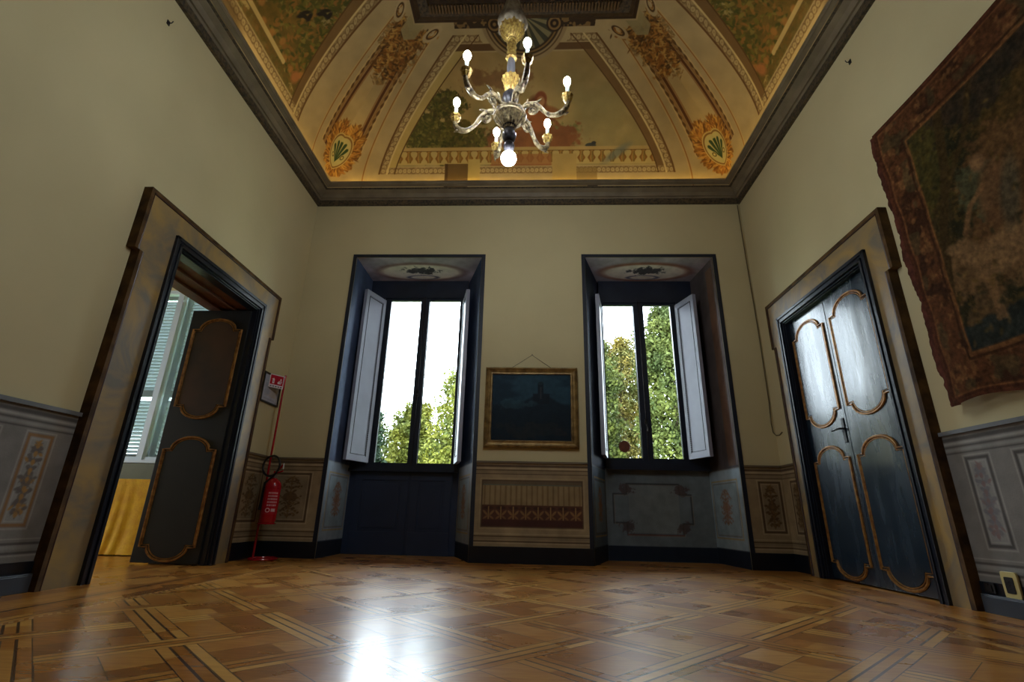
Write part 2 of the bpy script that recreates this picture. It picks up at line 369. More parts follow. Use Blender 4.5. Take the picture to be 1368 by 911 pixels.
    m2 = N.new('ShaderNodeMix'); m2.data_type = 'RGBA'; K.new(mt('MULTIPLY', dot, .8), m2.inputs[0]); K.new(mx.outputs[2], m2.inputs[6]); m2.inputs[7].default_value = (*lin((220, 176, 110)), 1)
    K.new(m2.outputs[2], b.inputs['Base Color'])
    rn = N.new('ShaderNodeTexNoise'); rn.inputs['Scale'].default_value = 2.5; rn.inputs['Detail'].default_value = 5; K.new(g.outputs['Position'], rn.inputs['Vector'])
    K.new(mt('ADD', mt('MULTIPLY', rn.outputs[0], .14), mt('ADD', .20, mt('MULTIPLY', wn.outputs['Value'], .05))), b.inputs['Roughness'])
    fb = N.new('ShaderNodeTexNoise'); fb.inputs['Scale'].default_value = 5; fb.inputs['Detail'].default_value = 3; K.new(g.outputs['Position'], fb.inputs['Vector'])
    hh = mt('ADD', mt('MULTIPLY', fb.outputs[0], .35), mt('MULTIPLY', dark, -.04))
    bp = N.new('ShaderNodeBump'); bp.inputs['Strength'].default_value = .35; bp.inputs['Distance'].default_value = .02; K.new(hh, bp.inputs['Height']); K.new(bp.outputs[0], b.inputs['Normal'])
    b.inputs['Specular IOR Level'].default_value = .6; b.inputs['Coat Weight'].default_value = .4; b.inputs['Coat Roughness'].default_value = .2
    return m
M_['floor'] = mat_floor()

# ================================================================== STRUCTURE
struct(MB().box(-8.2, 3.3, YB-.2, 6.6, -.12, 0).build('floor', M_['floor']))

# back wall: piers with splayed reveals, lintels, spandrels under the windows
mb = MB(); fz = lambda z0: (lambda a, b_, d: (a, b_, z0+d))
mb.prism([(-3.44, 5.6), (W1[0], 5.6), (W1[0], 6.6), (-3.44, 6.6)], fz(0), WZ)
mb.prism([(W1[1], 5.6), (W2[0], 5.6), (.90, WY), (.90, 6.6), (-.92, 6.6), (-.92, WY)], fz(0), WZ)
mb.prism([(W2[1], 5.6), (3.19, 5.6), (3.19, 6.6), (2.17, 6.6), (2.17, WY)], fz(0), WZ)
mb.box(-3.44, 3.19, 5.6, 6.6, WZ, 5.0)
struct(mb.build('wall_back', M_['wall']))
# left wall with doorway
DL = (3.45, 4.72, 2.47)
mb = MB()
mb.box(-L-.5, -L, YB-.2, DL[0], 0, 5.0); mb.box(-L-.5, -L, DL[1], 5.6, 0, 5.0); mb.box(-L-.5, -L, DL[0], DL[1], DL[2], 5.0)
struct(mb.build('wall_left', M_['wall']))
DR = (3.66, 4.96, 2.46)
mb = MB()
mb.box(R, R+.5, YB-.2, DR[0], 0, 5.0); mb.box(R, R+.5, DR[1], 5.6, 0, 5.0); mb.box(R, R+.5, DR[0], DR[1], DR[2], 5.0); mb.box(R+.14, R+.5, DR[0], DR[1], 0, DR[2])
struct(mb.build('wall_right', M_['wall']))
struct(MB().box(-L-.5, R+.5, YB-.2, YB, 0, 5.0).build('wall_rear', pm('bounce_cutting_brown', (58, 46, 34), .9)))  # unseen rear wall, made dark to cut light bounced onto the side walls
# the next room beyond the open door
mb = MB(); mb.box(-8.2, -8.0, 5.0, 6.6, 0, 4.0); mb.box(-8.2, -8.0, 1.5, 2.0, 0, 4.0); mb.box(-8.2, -8.0, 2.0, 3.4, 0, 4.0); mb.box(-8.2, -8.0, 3.4, 5.0, 0, 1.2); mb.box(-8.2, -8.0, 3.4, 5.0, 2.6, 4.0); mb.box(-8.0, -3.44, 1.5, 1.7, 0, 4.0)  # opening in the far side wall is added, out of view, to daylight this room
mb.box(-8.0, -5.72, 6.3, 6.6, 0, 4.0); mb.box(-4.42, -3.44, 6.3, 6.6, 0, 4.0); mb.box(-5.72, -4.42, 6.3, 6.6, 0, 1.04); mb.box(-5.72, -4.42, 6.3, 6.6, 3.45, 4.0)
struct(mb.build('wall_next_room', M_['wall']))
struct(MB().box(-8.2, -3.44, 1.5, 6.6, 4.0, 4.1).build('ceiling_next_room', M_['wall']))
mb = MB(); mb.box(-5.9, -4.3, 6.24, 6.3, 0, 1.0); mb.box(-5.7, -4.5, 6.225, 6.24, .2, .25); mb.box(-5.7, -4.5, 6.225, 6.24, .78, .83)
struct(mb.build('trim_1', M_['olive']))

# ---- vault
T0, VA, VB, Z0, TM = .18, 2.1, 1.15, 4.65, 1.66
tt = np.concatenate([[0], T0 + (TM-T0)*np.linspace(0, 1, 2000)**2]); tt[0] = T0
zz = Z0 + VB*np.sqrt(np.clip(1-((VA-(tt-T0))/VA)**2, 0, 1)); zz[0] = Z0-.10
sarc = np.concatenate([[0], np.cumsum(np.hypot(np.diff(tt), np.diff(zz)))]) - .10
SM = sarc[-1]
def s_of_t(t): return float(np.interp(t, tt[1:], sarc[1:]))
def t_of_s(s): return np.interp(s, sarc, tt)
def z_of_s(s): return np.interp(s, sarc, zz)

def cove_canvas(c0, c1, side, res=.0085):
    """wall runs from c0 to c1; returns canvas with X along wall, Y arc length"""
    s = np.linspace(-.10, SM, int((SM+.1)/res)); T = t_of_s(s)[:, None]
    u = np.linspace(0, 1, int((c1-c0)/res))[None]
    X = c0 + T + u*((c1-c0)-2*T); Y = np.repeat(s[:, None], X.shape[1], 1)
    cv = Cv(X, Y, (196, 172, 122), res*.7); T = np.repeat(T, X.shape[1], 1)
    q = np.minimum(X-c0, c1-X)-T; mid = (c0+c1)/2; xo = X-mid
    f = np.clip((T-.18)/1.26, 0, 1)
    side_ = side != 'back'
    k = .30*(1-f) if side_ else .0
    cv.noise(1.2, .10, 5)
    # fresco field
    qb = .88 - .03*f + k; inn = ss(-.01, .01, q-qb)*ss(0, .02, s_of_t(1.26)-Y)*ss(0, .02, Y-.20)
    fres = Cv(X, Y, (196, 168, 104), cv.aa)
    n = fbm(X, Y, 1.6, 11); fres.put(ss(.45, .7, n)*.6, (150, 140, 92)); fres.put(ss(.5, .75, fbm(X, Y, 2.3, 4))*.5, (214, 180, 120))
    fres.put(ss(.9, 1.5, Y)*.35, (150, 118, 66))
    G = [(96, 92, 30), (58, 62, 26)]
    if side == 'back':
        fres.blob(mid-1.25, .62, .34, .26, G, .9, 3, 9, .42); fres.blob(mid-.85, .55, .35, .22, [(120, 104, 44), (70, 66, 30)], .9, 5, 9, .45)
        fres.blob(mid-.98, .95, .2, .16, [(104, 88, 36), (66, 60, 30)], .9, 8, 12, .45)
        fres.blob(mid+.35, .6, .3, .12, [(132, 136, 78), (90, 100, 56)], .8, 9, 10, .45); fres.blob(mid-.35, 1.25, .4, .12, [(150, 100, 60), (110, 76, 46)], .6, 10, 7, .5)
        GG = [(110, 106, 40), (72, 76, 30), (134, 124, 56), (92, 84, 36)]
        for dx, y_, sx, sy, n_ in ((-1.3, .60, .36, .22, 260), (-.85, .52, .38, .20, 240), (-.98, .97, .24, .16, 150), (-1.15, .95, .10, .2, 60)): fres.dabs(mid+dx, y_, sx, sy, n_, GG, .026, int(y_*100))
        fres.dabs(mid+.38, .58, .32, .10, 120, [(140, 142, 84), (100, 110, 62), (160, 150, 96)], .024, 4)
        # winged figure in orange drapery
        O1, O2 = (170, 108, 60), (130, 80, 46)
        fres.blob(mid+.10, .42, .50, .30, [O1, O2], .95, 21, 5, .40)
        fres.ell(mid+.16, .86, .14, .2, O2, .95, .2, .02); fres.ell(mid+.2, 1.02, .075, .09, (150, 84, 48), 1, 0, .01); fres.ell(mid+.2, .99, .05, .06, (206, 150, 100), 1, 0, .01)
        fres.ell(mid+.36, .86, .13, .06, O1, .9, -.4, .015); fres.ell(mid+.05, .84, .1, .05, (190, 120, 70), .9, .5, .01)
        fres.ell(mid+.18, .75, .11, .13, (188, 112, 60), .9, .2, .02)
        fres.ell(mid+.86, .46, .07, .03, (70, 74, 66), 1); fres.ell(mid+.9, .49, .03, .02, (60, 60, 60), 1)
    else:
        for i, (o, y_, rx, ry) in enumerate([(-1.45, .55, .5, .3), (-.75, .75, .42, .5), (0, .6, .6, .3), (.55, .9, .5, .42), (1.2, .52, .45, .3), (1.5, .85, .3, .3)]):
            fres.blob(mid+o, y_, rx, ry, [(112, 104, 34), (66, 70, 26)] if i % 2 else [(150, 112, 44), (96, 84, 32)], .95, 30+i, 8, .40)
        GG = [(122, 114, 40), (78, 82, 30), (146, 128, 56), (98, 88, 34), (160, 112, 48)]
        for i, (o, y_, sx, sy) in enumerate([(-1.45, .60, .5, .3), (-.75, .8, .45, .45), (0, .65, .6, .3), (.55, .95, .5, .4), (1.2, .6, .42, .3), (1.5, .9, .28, .26), (1.0, 1.1, .3, .3)]): fres.dabs(mid+o, y_, sx, sy, 260, GG, .030, 50+i)
        for i in range(9): fres.ell(mid+.5+.14*i, .40+.05*math.sin(i*2), .035, .04, (188, 128, 60), .8, 0, .01)
        fres.ell(mid+1.62, .45, .09, .1, (196, 140, 84), .9, 0, .02); fres.ell(mid+1.45, .38, .06, .07, (190, 120, 66), .9, 0, .02)
    # balustrade
    r0, r1 = .25, .42
    if side == 'back':
        fres.rect(c0, c1, r0-.02, r1, (206, 180, 110)); 
        ph = np.abs(((X-mid) / .135) % 1 - .5)*.135; yy = (Y-r0)/(r1-r0)
        wdt = .022+.030*np.exp(-((yy-.35)/.18)**2)+.012*(np.abs(yy-.92) < .1)
        fres.put(fres.sd(ph-wdt)*(Y > r0)*(Y < r1-.02), (150, 104, 40)); fres.put(fres.sd(ph-wdt*.45)*(Y > r0)*(Y < r1-.02)*.8, (196, 150, 76))
        fres.put(fres.sd((((X-mid)/.135+.5) % 1)*.135-.02)*(Y > r0)*(Y < r1-.03)*.5, (110, 104, 46))
        fres.rect(c0, c1, r1-.015, r1+.03, (200, 168, 104)); fres.rect(c0, c1, r1-.02, r1-.013, (104, 76, 34))
        fres.rect(mid-.45, mid+.35, .2, .36, (172, 112, 62), .75); fres.ell(mid+1.2, .36, .2, .05, (120, 130, 120), .7, .6, .02)
    else:
        fres.line((mid-1.5, .34), (mid+1.22, .34), .05, (216, 186, 118)); fres.line((mid-1.5, .31), (mid+1.22, .31), .012, (120, 96, 50))
        fres.blob(mid+.9, .24, .6, .06, [(150, 104, 44), (86, 90, 36)], .8, 60, 10, .45)
    M3 = inn[..., None]; cv.img = cv.img*(1-M3)+fres.img*M3
    if side != 'back':
        sg = 1
        for (bx, by) in ((3.60, .78), (3.67, .98)) if side == 'left' else ():
            for dx, dy, rx, ry, ro in ((0, 0, .06, .02, .5), (.03, .04, .022, .05, .5), (-.03, .03, .05, .018, 1.2), (-.02, -.03, .02, .05, -.3)):
                cv.ell(bx+dx, by+dy, rx, ry, (44, 36, 24), 1, ro, .006)
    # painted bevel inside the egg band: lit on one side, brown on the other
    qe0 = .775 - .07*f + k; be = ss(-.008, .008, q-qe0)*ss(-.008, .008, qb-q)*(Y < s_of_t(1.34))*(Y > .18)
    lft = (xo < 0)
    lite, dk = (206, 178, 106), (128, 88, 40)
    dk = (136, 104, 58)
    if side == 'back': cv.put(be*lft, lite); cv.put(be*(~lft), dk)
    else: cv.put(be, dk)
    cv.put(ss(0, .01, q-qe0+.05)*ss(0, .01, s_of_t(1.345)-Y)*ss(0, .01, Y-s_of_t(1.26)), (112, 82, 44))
    # egg and dart bands
    qo = .67 - .11*f + k
    
    along = np.where(np.abs(q-(qo+qe0)/2) < .075, Y, X) if True else X
    acr = q-(qo+qe0)/2
    egg = np.hypot(((Y*17) % 1-.5)*1.0, (acr-.012*np.sin(Y*50))*15)
    egx = np.hypot(((X*17) % 1-.5)*1.0, (((Y-.1475) if False else np.where(Y < .3, Y-.1475, Y-s_of_t(1.395))))*15)
    edgeq = (q < qe0)*(Y > .195)*(Y < s_of_t(1.35)); egg = np.where(edgeq, egg, egx)
    pat = ss(.50, .36, egg)*.9+ss(.62, .70, egg+.35*fbm(X, Y, 40, 2, 2)-.17)*.35+.25*(fbm(X, Y, 45, 8, 2) > .55)
    band = ss(-.004, .004, q-qo)*ss(-.004, .004, qe0-q)*(Y > .10)*(Y < s_of_t(1.44))
    top = (Y > s_of_t(1.35))*(Y < s_of_t(1.44))*(q > qo)
    bot = (Y > .10)*(Y < .195)*(q > qo)
    hole = np.hypot(xo, (Y-s_of_t(1.62))) < .56
    band = np.maximum(np.maximum(band, top*(~hole if side == 'back' else 1)), bot*1.0)
    cv.put(band*1.0, (140, 112, 70)); cv.put(band*pat, (204, 178, 124)); cv.put(band*ss(.16, .08, egg)*.6, (150, 118, 72))
    for qq, ww, cc in ((qo, .012, (120, 84, 40)), (qe0, .012, (232, 204, 140)), (qb, .008, (104, 72, 32))):
        cv.put(cv.sd(np.abs(q-qq)-ww)*(Y > .10)*(Y < s_of_t(1.44)), cc)
    # thin orange line, ribs beside the fold
    qt = .455-.14*f+(.08*(1-f) if side_ else 0); cv.put(cv.sd(np.abs(q-qt)-.007)*(Y < s_of_t(1.5)), (170, 112, 44)); cv.put(cv.sd(np.abs(q-qt-.02)-.006)*(Y < s_of_t(1.5)), (216, 184, 120))
    q2 = .235-.09*f+(.09*(1-f) if side_ else 0); zone = (Y > .30)*(Y < s_of_t(1.42))
    cv.put(cv.sd(np.abs(q-q2)-.020)*zone, (100, 60, 28)); cv.put(cv.sd(np.abs(q-q2-.045)-.020)*zone, (168, 128, 74)); 
    cv.put(cv.sd(np.abs(q-q2-.075)-.012+.008*np.sin(Y*70))*zone, (112, 80, 40)); cv.put(cv.sd(np.abs(q-q2-.1)-.008)*zone, (222, 190, 128))
    cv.put(cv.sd(np.abs(q-q2+.03)-.014)*zone*.6, (150, 104, 56))
    # garland and volutes near the frame
    gsh = .55*ss(.46, .60, .55*fbm(X, Y, 9, 44)+.45*fbm(X, Y, 34, 45, 2)+.35*(1-np.hypot((q-.10)/.25, (Y-s_of_t(1.22))/.34))-.05)*(Y > s_of_t(.92))*(Y < s_of_t(1.5))*(q < .34)
    gc = fbm(X, Y, 30, 9, 2)[..., None]; cm = gsh[..., None]; gl = ss(.42, .58, fbm(X+Y*.4, Y-X*.3, 46, 13, 2))[..., None]; gc = gc*.4+gl*.6
    cv.img = cv.img*(1-cm)+cm*(np.array((176, 122, 48.))*(1-gc)+np.array((92, 66, 28.))*gc)
    rs = random.Random(12 if side == 'back' else 13)
    if side != 'rear':
        for e_ in (0, 1):
            for _ in range(420):
                v = rs.random()**.7; t_ = .98+.50*v; q_ = rs.gauss(.10, .03+.085*v); s_ = s_of_t(t_)
                if q_ < 0: continue
                px_ = c0+t_+q_ if e_ == 0 else c1-t_-q_
                cv.dab(px_, s_, .030*rs.uniform(.6, 1.3), .011*rs.uniform(.7, 1.3), ((184, 130, 56), (120, 82, 34), (84, 60, 28), (212, 166, 86), (150, 98, 40))[int(rs.random()*5)], .9, rs.uniform(0, PI))
    sv = s_of_t(1.45)
    for sg in (1,):
        d = np.hypot(q-.30, Y-sv); cv.put(cv.sd(np.abs(d-.075)-.016), (206, 180, 130)); cv.put(cv.sd(np.abs(d-.05)-.008), (88, 62, 32)); cv.put(cv.sd(d-.02), (206, 180, 130))
    cv.put(ss(0, .02, .09-np.abs(q-.05))*(Y > s_of_t(1.40))*(Y < s_of_t(1.55))*.9, (176, 160, 110))
    # corner medallion with acanthus
    mc = .40; qx = q; qy = Y-mc; rr_ = np.hypot(qx/.17, qy/.19); an = np.arctan2(qy, qx)
    spk = 1.40+.42*np.abs(np.sin(an*5+.5+rr_*.8))+.14*np.abs(np.sin(an*17))+.3*fbm(X, Y, 20, 70)-.1
    lf = ss(.04, -.04, rr_-spk)*(qy > -.32); lc = (.5*fbm(np.cos(an)*2+rr_*.2, np.sin(an)*2, 9, 12, 3)+.5*np.abs(np.sin(an*17+rr_*5)))[..., None]; cm = lf[..., None]
    cv.img = cv.img*(1-cm)+cm*(np.array((212, 156, 62.))*(1-lc)+np.array((128, 84, 34.))*lc)
    for e_ in (0, 1):
        for _ in range(190):
            an_ = rs.uniform(-PI*.62, PI*.62); rad_ = rs.uniform(1.18, 1.75); q_ = .17*rad_*math.cos(an_); s_ = mc+.19*rad_*math.sin(an_)
            if q_ < 0 or s_ < .08: continue
            t_ = float(t_of_s(s_)); px_ = c0+t_+q_ if e_ == 0 else c1-t_-q_; ro = an_+rs.uniform(-.5, .7)
            cv.dab(px_, s_, .036*rs.uniform(.6, 1.3), .009, ((232, 178, 84), (176, 116, 46), (122, 80, 32), (214, 150, 62))[int(rs.random()*4)], .9, ro if e_ == 0 else PI-ro)
    cv.put(ss(.03, -.03, rr_-1.13), (214, 186, 116)); cv.put(ss(.02, -.02, np.abs(rr_-1.0)-.05)*.8, (120, 84, 36)); cv.put(ss(.03, -.03, rr_-.93), (200, 188, 128))
    for ang in (PI/2, PI/2-.5, PI/2-1.0):
        ex, ey = .13*math.cos(ang), .17*math.sin(ang); px, py = .0, -.11
        e2 = (ex*1.0, py+.03+ey*1.1); dx, dy = e2[0]-px, e2[1]-py; l2 = dx*dx+dy*dy
        tq = np.clip(((qx-px)*dx+(qy-py)*dy)/l2, 0, 1); dd_ = np.hypot(qx-px-tq*dx, qy-py-tq*dy)
        cv.put(cv.sd(dd_-(.004+.020*tq)), (54, 78, 44))
    cv.put(cv.sd(np.hypot(qx-.085, qy+.07)-.035), (216, 196, 130)); cv.put(cv.sd(np.abs(np.hypot(qx-.085, qy+.07)-.022)-.006), (90, 84, 44))
    # shell niche under the frame (back and rear coves), leaf ornament along the frame
    sf = s_of_t(1.60)
    d = np.hypot(xo, Y-sf-.02)
    if side == 'back':
        cv.put(ss(.01, -.01, d-.50)*1.0, (176, 150, 104)); cv.put(ss(.01, -.01, d-.42), (70, 52, 30))
        a2 = np.arctan2(Y-sf-.02, xo); fan = ss(-.3, .3, np.sin(a2*18)); cm = ss(.01, -.01, d-.36)[..., None]
        cv.img = cv.img*(1-cm)+cm*(np.array((150, 138, 96.))*fan[..., None]+np.array((78, 76, 56.))*(1-fan[..., None]))
        cv.put(cv.sd(np.abs(d-.45)-.008), (110, 84, 48)); cv.put(cv.sd(np.abs(d-.39)-.010), (150, 116, 60))
        for sg in (-1, 1):
            d2 = np.hypot(xo-sg*.34, Y-sf+.06); cv.put(cv.sd(d2-.09), (60, 44, 28)); cv.put(cv.sd(np.abs(d2-.06)-.012), (156, 122, 70)); cv.put(cv.sd(d2-.02), (156, 122, 70))
        lm = (np.abs(xo) > .42)*(np.abs(xo) < .80)*(Y > sf-.10); pt = ss(.45, .55, fbm(X, Y, 22, 50, 2)); cv.put(lm*1.0, (66, 50, 32)); cv.put(lm*pt, (146, 116, 66))
    cv.put((Y > sf-.03)*1.0*(np.abs(xo) > .5), (74, 54, 34))
    # pedestals painted over the lower band of the back cove
    if side == 'back':
        cv.rect(mid-1.07, mid-.76, -.1, .24, (118, 92, 50)); cv.rect(mid-1.07, mid-1.03, -.1, .24, (88, 64, 34)); cv.rect(mid-.76, mid-.60, .0, .30, (208, 180, 104))
        cv.rect(mid+.36, mid+.68, -.1, .36, (198, 168, 100)); cv.rect(mid+.68, mid+.95, -.1, .18, (150, 122, 66), .7); cv.rect(mid+.82, mid+.95, -.1, -.04, (50, 40, 20))
    else:
        cv.ell(mid+.45 if side == 'left' else mid+.30, .02, .22, .14, (88, 66, 34), .7, 0, .05)
    cv.img = cv.img*np.array((.86, .86, .84))
    return cv, X, Y, T
ceil = struct(empty('ceiling'))
def cove(side):
    c0, c1 = (-L, R) if side in ('back', 'rear') else (YB, D)
    cv, X, Y, T = cove_canvas(c0, c1, 'back' if side == 'rear' else side, .0062 if side != 'rear' else .03)
    Z = z_of_s(Y)
    P = {'back': (X, D-T, Z), 'rear': (X, YB+T, Z), 'left': (-L+T, X, Z), 'right': (R-T, X, Z)}[side]
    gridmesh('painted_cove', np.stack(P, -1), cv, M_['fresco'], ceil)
for s_ in ('back', 'left', 'right', 'rear'): cove(s_)
# central panel and its frame
zc = float(z_of_s(SM))
cv = canvas(-L+TM, R-TM, YB+TM, D-TM, .04, (170, 156, 120)); cv.noise(1, .4, 4); cv.blob(CX, 2.4, .6, 1.2, [(190, 140, 90), (120, 110, 90)], .8, 5, 3, .5)
wallpaint('centre_panel', lambda X, Y: (X, Y, X*0+zc+.05), cv, M_['fresco'], ceil)
def ring_sweep(prof, x0, x1, y0, y1, mats, name, parent=None, smooth=False):
    """prof list of (inset, z, material index for segment)"""
    mb = MB(); n = len(prof); vs = []
    for ins, z, _ in prof: vs += [(x0+ins, y0+ins, z), (x1-ins, y0+ins, z), (x1-ins, y1-ins, z), (x0+ins, y1-ins, z)]
    for i in range(n-1):
        fs = [(i*4+j, i*4+(j+1) % 4, (i+1)*4+(j+1) % 4, (i+1)*4+j) for j in range(4)]
        b = len(mb.v)
        mb.v += []; mb.f += fs; mb.m += [prof[i][2]]*4
    mb.v = vs
    return mb.build(name, mats, parent)
ring_sweep([(TM-.05, zc-.01, 0), (TM-.05, zc-.03, 0), (TM+.0, zc-.04, 1), (TM+.05, zc-.03, 1), (TM+.10, zc-.03, 0), (TM+.13, zc-.06, 0), (TM+.22, zc-.07, 0), (TM+.26, zc-.02, 0), (TM+.3, zc+.05, 0), (TM+.3, zc+.08, 0)],
           -L, R, YB, D, [pm('dark_frame_wood', (64, 48, 32), .5, rgb2=(40, 30, 22), scale=20), M_['cornice_dark']], 'panel_frame', ceil)
mb = MB()   # dentil row on the ceiling frame
for i in range(60):
    x = -L+TM+.12+i*(R-L*-1-2*TM-.24)/60
    mb.box(x, x+.022, D-TM-.16, D-TM-.06, zc-.085, zc-.03)
mb.build('frame_ribs', pm('frame_rib_wood', (96, 74, 46), .5), ceil)
struct(MB().box(-L-.5, R+.5, YB-.2, 6.6, 6.1, 6.2).build('ceiling_slab', M_['wall']))
mb = MB(); mb.box(-L-.5, -L-.3, YB-.2, 6.6, 5.0, 6.1); mb.box(R+.3, R+.5, YB-.2, 6.6, 5.0, 6.1); mb.box(-L, R, 6.0, 6.6, 5.0, 6.1); mb.box(-L, R, YB-.2, YB, 5.0, 6.1)
struct(mb.build('wall_attic', M_['wall']))

# cornice
CZ = H
ring_sweep([(0, CZ, 0), (.035, CZ, 0), (.04, CZ+.07, 1), (.055, CZ+.085, 1), (.075, CZ+.085, 1), (.08, CZ+.095, 1), (.10, CZ+.13, 1), (.145, CZ+.155, 1), (.15, CZ+.16, 0), (.175, CZ+.165, 1), (.18, CZ+.178, 1), (.215, CZ+.19, 1), (.238, CZ+.205, 1), (.24, CZ+.225, 1), (.232, CZ+.228, 1), (.225, CZ+.19, 1), (.0, CZ+.19, 1)],
           -L, R, YB, D, [M_['cornice_dark'], M_['cornice']], 'trim_2')['kind'] = 'structure'
def strip(nm, lab, x0, x1, y0, y1):
    tag(MB().box(x0, x1, y0, y1, CZ+.191, CZ+.199).build(nm, M_['led']), lab, 'light strip', kind='thing')
strip('light_strip', 'yellow light strip hidden on the cornice ledge over the two windows', -L+.3, R-.3, D-.216, D-.200)
strip('light_strip', 'yellow light strip on the cornice ledge over the open door', -L+.200, -L+.216, 2.4, D-.3)
strip('light_strip', 'yellow light strip on the cornice ledge above the tapestry', R-.216, R-.200, 2.4, D-.3)

# ---- dado painting
def candel(cv, cx, y0, y1, w, c1, c2=None, seed=0):
    h = y1-y0; rs = random.Random(seed+5)
    cv.line((cx, y0), (cx, y1), .007, c1)
    for i in range(9):
        y = y0+h*(.05+.9*i/8); ww = w*(.35+.65*abs(math.sin(PI*(.18+i*.37))))*(1-.35*abs(i/8-.5))
        for sg in (-1, 1):
            for k in range(4):
                f = (k+.6)/4; cv.ell(cx+sg*ww*f, y+.022*math.sin(f*3+i)+rs.uniform(-.006, .006), .012+.008*rs.random(), .007+.005*rs.random(), c1 if rs.random() < .65 else (c2 or c1), .9, sg*rs.uniform(-.9, .9))
            cv.poly([(cx, y-.01), (cx+sg*ww*.5, y+.012), (cx+sg*ww*.9, y-.004+.02*math.sin(i))], .004, c1)
        cv.ell(cx, y, .013, .017, c2 or c1, .95)
    for sg in (-1, 1): cv.ell(cx+sg*w*.3, (y0+y1)/2, w*.25, h*.10, c1, .75); 
    cv.ell(cx, (y0+y1)/2, w*.22, w*.22, c2 or c1, .9)

TA = {'base': (150, 130, 98), 'line': (84, 64, 44), 'lite': (176, 156, 122), 'fill': (134, 116, 88)}
def dado_canvas(x0, x1, panels, c=TA, res=.005, orn=((88, 66, 40), (110, 84, 50)), gold=False):
    cv = canvas(x0, x1, .15, DD, res, c['base'])
    for z, wd, k in ((.99, .022, 'line'), (.965, .012, 'lite'), (.945, .010, 'line'), (.925, .014, 'fill'), (.905, .008, 'line'), (.29, .006, 'lite'), (.265, .012, 'line'), (.245, .02, 'fill'), (.215, .012, 'line'), (.2, .008, 'lite')):
        cv.line((x0, z), (x1, z), wd, c[k])
    for i, (a, b) in enumerate(panels):
        cv.rect(a, b, .365, .865, c['fill']); cv.frame(a, b, .365, .865, .018, c['line'] if not gold else (132, 98, 62)); cv.frame(a-.02, b+.02, .345, .885, .008, c['lite']); cv.frame(a+.02, b-.02, .385, .845, .005, c['lite'])
        candel(cv, (a+b)/2, .40, .83, (b-a)*.36, orn[0], orn[1], i)
    cv.noise(3, .12, 7); return cv
GR = {'base': (122, 118, 112), 'line': (76, 72, 68), 'lite': (150, 146, 138), 'fill': (134, 132, 126)}
ofs = .006
def dado(name, plane, cv):
    o = wallpaint(name, plane, cv, M_['paint']); struct(o); return o
dado('trim_3', lambda X, Z: (X, X*0+D-ofs, Z), dado_canvas(-L, W1[0]-.045, [(-2.87, -2.47)]))
cvp = dado_canvas(W1[1]+.045, W2[0]-.045, [])
# false curtain painting on the pier panel
a, b = -.545, .54
cvp.rect(a, b, .36, .835, (112, 90, 62)); cvp.rect(a, b, .76, .835, (104, 88, 66))
Xn = (cvp.X-a)/(b-a)
cvp.put(cvp.sd(np.maximum(np.maximum(a-cvp.X, cvp.X-b), np.maximum(.58-cvp.Y, cvp.Y-.785))), (146, 124, 86))
cvp.put((np.abs((Xn*19) % 1-.5) < .16)*(cvp.X > a)*(cvp.X < b)*(cvp.Y > .58)*(cvp.Y < .785)*.7, (112, 88, 58))
cvp.line((a, .79), (b, .79), .012, (98, 100, 84))
cvp.rect(a, b, .36, .58, (84, 52, 36)); 
for i in range(8):
    cx = a+.075+i*(b-a-.15)/7; cvp.ell(cx, .55, .05, .016, (62, 36, 28), .9); cvp.line((cx, .44), (cx, .56), .012, (150, 118, 70)); 
    for k in (-1, 1): cvp.ell(cx+k*.035, .5, .035, .012, (140, 104, 62), .9, k*.8); cvp.ell(cx+k*.03, .455, .03, .01, (128, 92, 56), .9, -k*.6)
cvp.rect(a, b, .36, .43, (70, 38, 32), .85)
cvp.frame(a, b, .36, .835, .012, (84, 62, 42)); cvp.frame(a-.02, b+.02, .34, .855, .006, (172, 150, 112))
cvp.noise(4, .08, 3)
dado('trim_4', lambda X, Z: (X, X*0+D-ofs, Z), cvp)
dado('trim_5', lambda X, Z: (X, X*0+D-ofs, Z), dado_canvas(W2[1]+.045, R, [(2.43, 2.645)]))
dado('trim_6', lambda Y, Z: (Y*0-L+ofs, Y, Z), dado_canvas(4.99, D, [(5.05, 5.44)]))
dado('trim_7', lambda Y, Z: (Y*0-L+ofs, Y, Z), dado_canvas(YB, 3.07, [(2.785, 2.93), (2.33, 2.60), (1.5, 2.1), (.7, 1.3)], GR, orn=((92, 84, 78), (150, 110, 56)), gold=True))
dado('trim_8', lambda Y, Z: (Y*0+R-ofs, Y, Z), dado_canvas(YB, 3.38, [(3.08, 3.23), (2.5, 2.9), (1.7, 2.2)], GR, orn=((112, 108, 110), (124, 100, 96))))
dado('trim_9', lambda Y, Z: (Y*0+R-ofs, Y, Z), dado_canvas(5.21, D, [(5.26, 5.44)]))
# dado caps
mb = MB(); mb.box(-L, W1[0]-.045, D-.022, D, DD, DD+.022); mb.box(W1[1]+.045, W2[0]-.045, D-.022, D, DD, DD+.022); mb.box(W2[1]+.045, R, D-.022, D, DD, DD+.022)
mb.box(-L, -L+.022, 4.99, D, DD, DD+.022); mb.box(R-.022, R, 5.21, D, DD, DD+.022)
struct(mb.build('trim_10', pm('dado_cap_paint', (104, 88, 66), .6)))
mb = MB(); mb.box(-L, -L+.025, YB, 3.06, DD, DD+.025); mb.box(R-.025, R, YB, 3.37, DD, DD+.025)
struct(mb.build('trim_11', pm('grey_dado_cap', (108, 110, 112), .5)))
